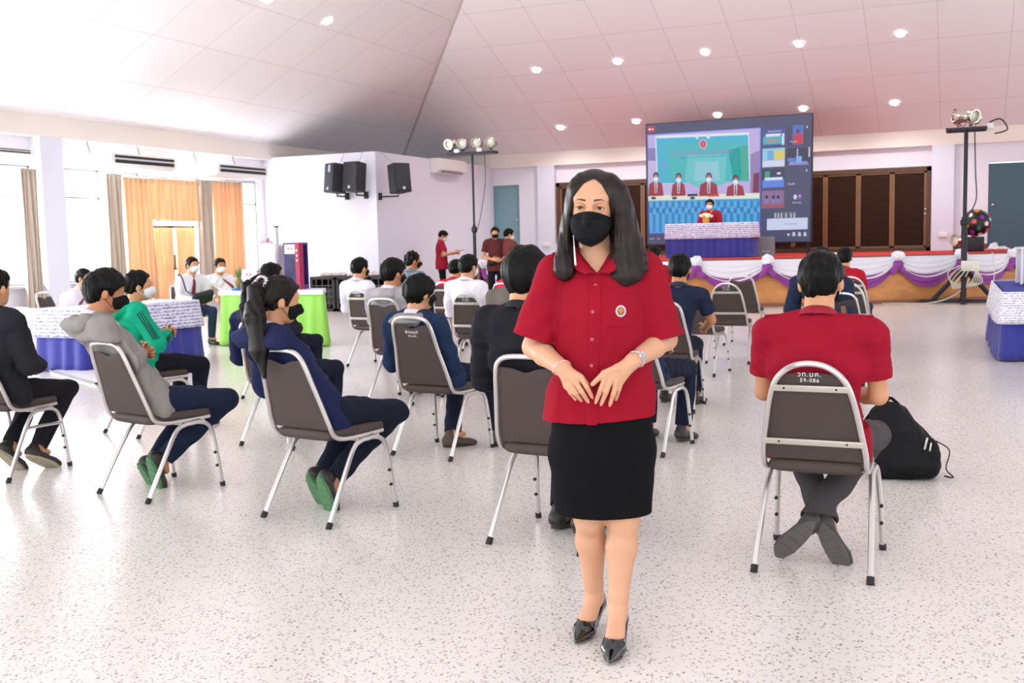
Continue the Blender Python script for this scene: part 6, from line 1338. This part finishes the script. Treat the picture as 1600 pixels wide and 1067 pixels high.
# on the stage
hp = plane(1109, 311, 1, 23.65); r = person('man in a red jacket and white mask seated on stage behind the lace table', loc=(hp[0], 23.65, STG), rz=180, J=seated_pose(head=(0, .0, hp[2]-STG), arms='lap'), shirt=('blazer', '#a02330'), pants=NAV, h=.010, mask=MASKW, seed=54, tie='#1e1e2c', face=True, skin=SKIN_TAN, collar='#e9e6ee')
o = chair(hp[0], 23.65, 180, 'plain', 'chair on the stage behind the lace-covered table', None, None); o.location.z = STG
if 'group' in o: del o['group']
# ================================================================ tables, crates and other things
cloth_table('draped_table', 'long table with white lace over a blue skirt by the left windows', [(-10.15, 9.35), (-9.45, 9.35), (-9.2, 11.05), (-9.95, 11.15)], .75, NAVY, LACE, .34, .05, .2, .02, mat('white_table_cloth', '#e7e4f0', .8))
LIME = mat('lime_green_satin', '#9be05a', .6, sheen=.2); LSTR = mat('white_green_lace', '#e8f1e2', .85)
cloth_table('draped_table', 'table with a pleated lime green skirt and white top by the purple cabinet', [(-9.9, 12.45), (-8.3, 12.62), (-8.68, 13.22), (-10.25, 13.08)], .79, LIME, None, 0, .05, .17, .022, mat('white_table_cloth', '#e7e4f0', .8))
r = [o for o in bpy.data.objects if o.name.startswith('draped_table') and o.parent is None and 'lime' in o['label']][0]; cx_, cy_ = r.location[:2]
mb = MB(); mb.prism([(x-cx_, y-cy_) for x, y in ((-9.94, 12.41), (-8.26, 12.58), (-8.64, 13.24), (-10.27, 13.10))], 2, .735, .797); mb.build('table_runner', MATS['white_table_cloth'], r, smooth=False)
LACE2 = lace_mat('white_lace_sheer', '#f0eff4', '#8b8cb4', 1.6, .42)
cloth_table('draped_table', 'table with blue skirt and white lace at the right picture edge', [(.42, 12.6), (1.4, 12.7), (1.3, 15.7), (.38, 15.5)], .75, NAVY, LACE2, .34, .06, .24, .03, mat('blue_table_cloth', '#31409f', .8))
# ballot box on it
ACR = bpy.data.materials.new('clear_acrylic'); ACR.use_nodes = True; nt = ACR.node_tree; nt.nodes.clear(); o_ = nt.nodes.new('ShaderNodeOutputMaterial'); t_ = nt.nodes.new('ShaderNodeBsdfTransparent'); t_.inputs[0].default_value = (.93, .94, .97, 1); d_ = nt.nodes.new('ShaderNodeBsdfPrincipled'); d_.inputs['Base Color'].default_value = (.86, .86, .92, 1); d_.inputs['Roughness'].default_value = .15; m_ = nt.nodes.new('ShaderNodeMixShader'); m_.inputs[0].default_value = .35; nt.links.new(t_.outputs[0], m_.inputs[1]); nt.links.new(d_.outputs[0], m_.inputs[2]); nt.links.new(m_.outputs[0], o_.inputs[0])
r = empty('acrylic_box', (.93, 14.25, .755), math.radians(4), 'clear acrylic box with white edges on the right lace table', 'box')
WE = mat('white_edge_strip', '#e9e7ea', .4); bw, bd, bh = .62, .5, .40
mb = MB()
for sx in (-1, 1): mb.box((sx*bw/2, 0, bh/2+.03), (.006, bd, bh))
for sy in (-1, 1): mb.box((0, sy*bd/2, bh/2+.03), (bw, .006, bh))
mb.box((0, 0, .03), (bw, bd, .006)); mb.build('panel', ACR, r, smooth=False)
for sx in (-1, 1):
    for sy in (-1, 1): mb = MB(); mb.box((sx*bw/2, sy*bd/2, bh/2+.03), (.02, .02, bh+.03)); mb.build('corner_strip', WE, r, smooth=False)
mb = MB(); mb.box((0, 0, bh+.045), (bw+.05, bd+.05, .02)); mb.build('lid', WE, r, smooth=False)
mb = MB()
for sx in (-1, 1): mb.tube([(sx*.2, -bd/2-.02, .0), (sx*.2, -bd/2-.02, .05), (sx*.2, bd/2+.02, .05), (sx*.2, bd/2+.02, 0)], .009, 6)
mb.build('foot_rail', WE, r)
# things on the green table
tz = .799
r = empty('display_cabinet', (-8.92, 12.92, tz), math.radians(8), 'purple and blue cabinet with a red side standing on the green table', 'cabinet')
hc = 1.42+(389-380)*15.2/1650-tz-.03; r.scale = (.70, .85, 1); PURC = mat('violet_panel', '#45357f', .4); REDP = mat('magenta_panel', '#b02552', .4)
mb = MB(); mb.box((-.16, 0, hc/2), (.03, .34, hc)); mb.box((.0, .16, hc/2), (.35, .02, hc)); mb.box((0, 0, .03), (.35, .34, .06)); mb.box((0, 0, hc-.02), (.35, .34, .04)); mb.build('frame', PURC, r, smooth=False)
mb = MB(); mb.box((-.03, -.165, hc*.42), (.24, .01, hc*.78)); mb.build('tinted_front', mat('dark_violet_glass', '#2d2a58', .12, var=(6, .4)), r, smooth=False)
mb = MB(); mb.box((.135, -.10, hc/2), (.09, .16, hc)); mb.build('control_panel', REDP, r, smooth=False)
for z in (.62, .72, .83): mb = MB(); mb.lathe([(.018, 0), (.018, .015), (.001, .017)], (.135, -.18, hc*z), 12, rotm(90)); mb.build('knob', mat('pale_knob', '#e6dcd0', .4), r)
mb = MB(); mb.box((-.03, -.173, hc*.86), (.23, .006, hc*.2)); sg = mb.build('sign_card', mat('white_card', '#eceaf0', .7), r, smooth=False)
mb = MB(); [mb.lathe([(.016, 0), (.001, .002)], (x, -.177, hc*.87), 12, rotm(90)) for x in (-.06, .01)]; mb.build('red_emblem', mat('red_print', '#b5474e', .7), sg)
r = empty('wrapped_machine', (-9.35, 12.98, tz), 0, 'tall white machine wrapped in clear plastic behind the girls, left of the purple cabinet', 'machine')
PLW = mat('milky_plastic_wrap', '#e9e2dc', .35, bump=(9, .8, (1, 1, .5), .03)); g = SDF((-.25, -.2, 0), (.2, .2, .78), .012); g.add(bx((-.03, 0, .33), (.17, .14, .33), .06), 0); g.warp(folds(.012, 14, 3)); g.cutfn(lambda X, Y, Z: -Z+0*X+0*Y); g.build('wrapped_body', PLW, r)
mb = MB(); mb.lathe([(.035, .5), (.035, .90), (.04, .905)], (.06, 0, 0), 16); mb.build('clear_tube', mat('frosted_tube', '#c9ced2', .2), r); mb = MB(); mb.lathe([(.045, .90), (.045, .925), (.001, .93)], (.06, 0, 0), 16); mb.build('tube_cap', mat('grey_cap', '#6d6a66', .5), r)
r = empty('potted_plant', (-9.72, 12.62, tz), 0, 'small spiky pineapple plant in a blue dish on the green table', 'plant')
mb = MB(); mb.lathe([(.10, 0), (.12, .03), (.11, .035), (.001, .03)]); mb.build('dish', mat('blue_dish', '#3f7fc4', .4), r)
mb = MB(); mb.lathe([(.03, .03), (.06, .07), (.062, .12), (.035, .17), (.001, .18)], seg=14); mb.build('fruit', mat('pineapple_skin', '#8a7a4a', .8, bump=(60, 1)), r); mb = MB()
for i in range(22):
    a = i*2.4; t = i/22; rr = .075*(1-t*.6); mb.tube([(.012*math.cos(a), .012*math.sin(a), .17), (rr*.6*math.cos(a), rr*.6*math.sin(a), .23+.05*t), (rr*math.cos(a), rr*math.sin(a), .27+.11*t)], [.007, .006, .001], 5, flat=.4)
mb.build('leaves', mat('plant_green', '#6d9a5a', .7), r)
r = empty('sign_card', (-9.72, 12.86, tz), math.radians(8), 'white folded sign card with small emblems behind the pineapple plant', 'sign')
mb = MB(); mb.rbox((0, 0, .15), (.24, .012, .29), .005, rotm(-8)); mb.build('card', MATS['white_card'], r); mb = MB(); [mb.lathe([(.014, 0), (.001, .002)], (x, .028*0-.005, .22), 12, rotm(82)) for x in (-.03, .03)]; mb.build('emblem', MATS['red_print'], r)
# small frame things on the lace table
r = empty('wire_stand', (-9.62, 10.3, .755), 0, 'small brown folding wire stand on the lace table', 'stand'); mb = MB(); mb.tube([(-.1, 0, .0), (.1, 0, .09)], .006, 6); mb.tube([(-.1, 0, .10), (.1, .02, .01)], .006, 6); mb.tube([(-.12, 0, .006), (.12, 0, .006)], .006, 6); mb.build('wire', mat('brown_wire', '#a06a50', .5), r)
mb = MB(); mb.lathe([(.03, 0), (.035, .01), (.02, .05), (.012, .12), (.012, .14)], (0, 0, 0), 14); o = mb.build('glass_bottle', mat('pale_bottle', '#c9cfd4', .15)); o.location = (-9.78, 9.95, .752); tag(o, 'small pale bottle standing on the lace table', 'bottle')
# crates of equipment in front of the partition
r = empty('equipment_rack', (-12.0, 19.55, 0), 0, 'low black wire-doored equipment crates in front of the white partition', 'crate'); BC = mat('black_crate', '#2b2a2e', .6); hk = .72
for i, (x, w_) in enumerate(((-.75, .62), (.0, .80), (.85, .80))):
    mb = MB(); mb.box((x, .15, .03), (w_, .6, .06)); mb.box((x, .15, hk), (w_, .6, .06)); mb.box((x, .44, hk/2), (w_, .03, hk)); [mb.box((x+s*(w_/2-.03), .15, hk/2), (.06, .6, hk)) for s in (-1, 1)]; c = mb.build('crate', BC, r, smooth=False)
    mb = MB(); [mb.box((x-w_/2+w_*k/4, -.14, hk/2), (.014, .014, hk-.06)) for k in range(1, 4)]; [mb.box((x, -.14, .06+(hk-.1)*k/5), (w_-.08, .014, .014)) for k in range(1, 5)]; mb.build('wire_door', mat('grey_wire', '#605d5c', .5, .4), c, smooth=False)
    mb = MB(); mb.rbox((x, .12, .30), (w_-.2, .34, .42), .03); mb.build('amplifier', mat('dark_amplifier', '#18181c', .5), c)
JM = mat('crumpled_paper', '#cfc6bd', .8); 
for i, (x, s_) in enumerate(((-.8, .13), (-.45, .10), (-.05, .12), (.4, .10), (.8, .12))):
    g = SDF((-.22, -.16, 0), (.22, .16, .16), .015); g.add(ell((0, 0, .03), (.17, .11, .05)), 0); g.warp(folds(.016, 22, i)); g.cutfn(lambda X, Y, Z: .004-Z+0*X+0*Y); o = g.build('plastic_bag', JM); o.location = (-12.0+x, 19.68, hk+.03); tag(o, 'crumpled pale bag on the black crates, %s from the left' % ('first', 'second', 'third', 'fourth', 'fifth')[i], 'bag', 'crumpled bags on the crates')
# fire extinguisher on the left wall corner
e = plane(419, 393, 1, PY-.12); r = empty('fire_extinguisher', (e[0], PY-.12, e[2]), 0, 'red fire extinguisher hanging on the wall left of the partition', 'fire extinguisher')
RX = mat('extinguisher_red', '#cf2a34', .3); mb = MB(); mb.lathe([(.001, -.26), (.08, -.25), (.09, -.22), (.09, .12), (.07, .18), (.03, .21), (.025, .24)], seg=20); mb.build('cylinder', RX, r); mb = MB(); mb.lathe([(.092, -.08), (.092, .03)], seg=20, caps=False); mb.build('label', mat('white_label', '#efe9e6', .6), r)
mb = MB(); mb.tube([(0, 0, .24), (0, 0, .28), (.06, -.02, .31)], .014, 6); mb.tube([(0, 0, .26), (.05, -.02, .25)], .01, 6); mb.box((0, .07, .05), (.05, .08, .03)); mb.build('valve', BRK, r); mb = MB(); mb.tube(smooth_path([(.02, -.02, .26), (.12, -.02, .2), (.11, -.02, -.1)], 6), .01, 6); mb.build('hose', BRK, r)
# white box, upright pole and mat at the far left
b = floor_at(20, 545); r = empty('white_counter', (b[0], b[1]+.35, 0), math.radians(0), 'white box table beyond the person in black at left', 'table')
WL = mat('white_laminate', '#e9e8ee', .4); mb = MB(); mb.box((0, 0, .26), (1.0, .7, .50)); mb.build('cabinet', WL, r, smooth=False); mb = MB(); mb.box((0, 0, .53), (1.06, .76, .04)); mb.build('top', WL, r, smooth=False); mb = MB(); mb.box((.40, -.352, .26), (.07, .01, .46)); mb.build('edge_strip', mat('grey_strip', '#a9a8b4', .4), r, smooth=False)
pp = plane(33, 514, 1, b[1]+.35); r2 = empty('metal_gauge', (pp[0], b[1]+.35, .55), 0, 'small metal post with a flat head standing on the white box', 'post'); hq = plane(33, 482, 1, b[1]+.35)[2]-.55
mb = MB(); mb.box((0, 0, hq/2), (.06, .05, hq)); mb.build('post', mat('grey_post', '#8f949c', .4, .5), r2, smooth=False); mb = MB(); mb.box((.02, 0, hq), (.24, .1, .03)); mb.build('head', WL, r2, smooth=False)
q = [floor_at(*p) for p in ((78, 583), (128, 571), (210, 590), (150, 604))]; c = sum(q)/4; mb = MB(); mb.prism([tuple((p-c)[:2]) for p in q][::1], 2, .002, .03); o = mb.build('floor_board', WL, smooth=False); o.location = tuple(c); o.location.z = 0.0; tag(o, 'low white board lying on the floor with a black edge', 'board')
mb = MB()
for a, b2 in zip(q, q[1:]+q[:1]): mb.tube([a-c+A_((0, 0, .03)), b2-c+A_((0, 0, .03))], .012, 6)
mb.build('black_edge', BRK, o, smooth=False)
# backpack
bp_ = floor_at(1408, 752); r = empty('backpack', (bp_[0]-.02, bp_[1]+.12, 0), math.radians(8), 'black backpack standing on the floor beside the man in red', 'backpack')
NY = mat('black_backpack_nylon', '#121215', .7, spec=.2, bump=(50, .5)); g = SDF((-.30, -.22, 0), (.34, .26, .52), .006)
g.add(ecap((.02, .02, .15), (-.05, .04, .34), (.19, .14), (.12, .09), (1, 0, 0)), 0); g.add(bx((.02, .02, .10), (.19, .13, .10), .05), .04); g.add(ecap((.04, -.09, .10), (-.02, -.06, .26), (.13, .07), (.10, .05), (1, 0, 0)), .015); g.add(ell((.16, -.02, .13), (.07, .09, .11)), .015)
g.warp(folds(.007, 24, 5)); g.warp(lambda X, Y, Z: .004*np.exp(-((Z-.24+X*.3)/.004)**2)+.004*np.exp(-((X-.12+.1*Z)/.004)**2)); g.cutfn(lambda X, Y, Z: .004-Z+0*X+0*Y); g.build('bag_body', NY, r)
mb = MB(); mb.tube(smooth_path([(.20, -.02, .22), (.27, -.03, .17), (.25, -.06, .07), (.29, -.06, .02), (.24, -.08, .03)], 6), .009, 6, flat=.4); mb.tube(smooth_path([(-.08, .02, .42), (-.05, .03, .46), (0, .04, .42)], 5), .010, 6); mb.tube(smooth_path([(-.14, .06, .38), (-.2, .12, .25), (-.18, .12, .08)], 5), .022, 6, flat=.35); mb.build('strap', NY, r)
mb = MB(); mb.rbox((.135, -.105, .22), (.012, .01, .07), .003, rotm(0, 12)); mb.rbox((.16, -.10, .20), (.010, .01, .05), .003, rotm(0, 8)); mb.build('zip_puller', mat('silver_puller', '#c9c7c2', .35, .5), r)
# hair clasp of the ponytail girl (silver), worn by her
for o in list(bpy.data.objects):
    if o.name.startswith('person') and o.get('label', '').startswith('girl with a long brown ponytail'):
        mb = MB(); rr = random.Random(2); hd = on_chair('C4', (440, 430), -.20, hyaw=-30, hpitch=-8, hs=1.0)['J']; c = hd['Hc']+hd['Rh']@(A_((0, -.108, .056))*.98)+A_((0, -.012, 0))
        for k in range(16): a = k*PI/8; mb.lathe([(.001, -.010), (.010, -.003), (.010, .003), (.001, .010)], c+A_((.042*math.cos(a), .006*math.sin(3*a)+.022*math.sin(a), .034*math.sin(a)+.006)), 7)
        mb.build('hair_clasp', mat('silver_beads', '#cfc6cd', .3, .6), o)
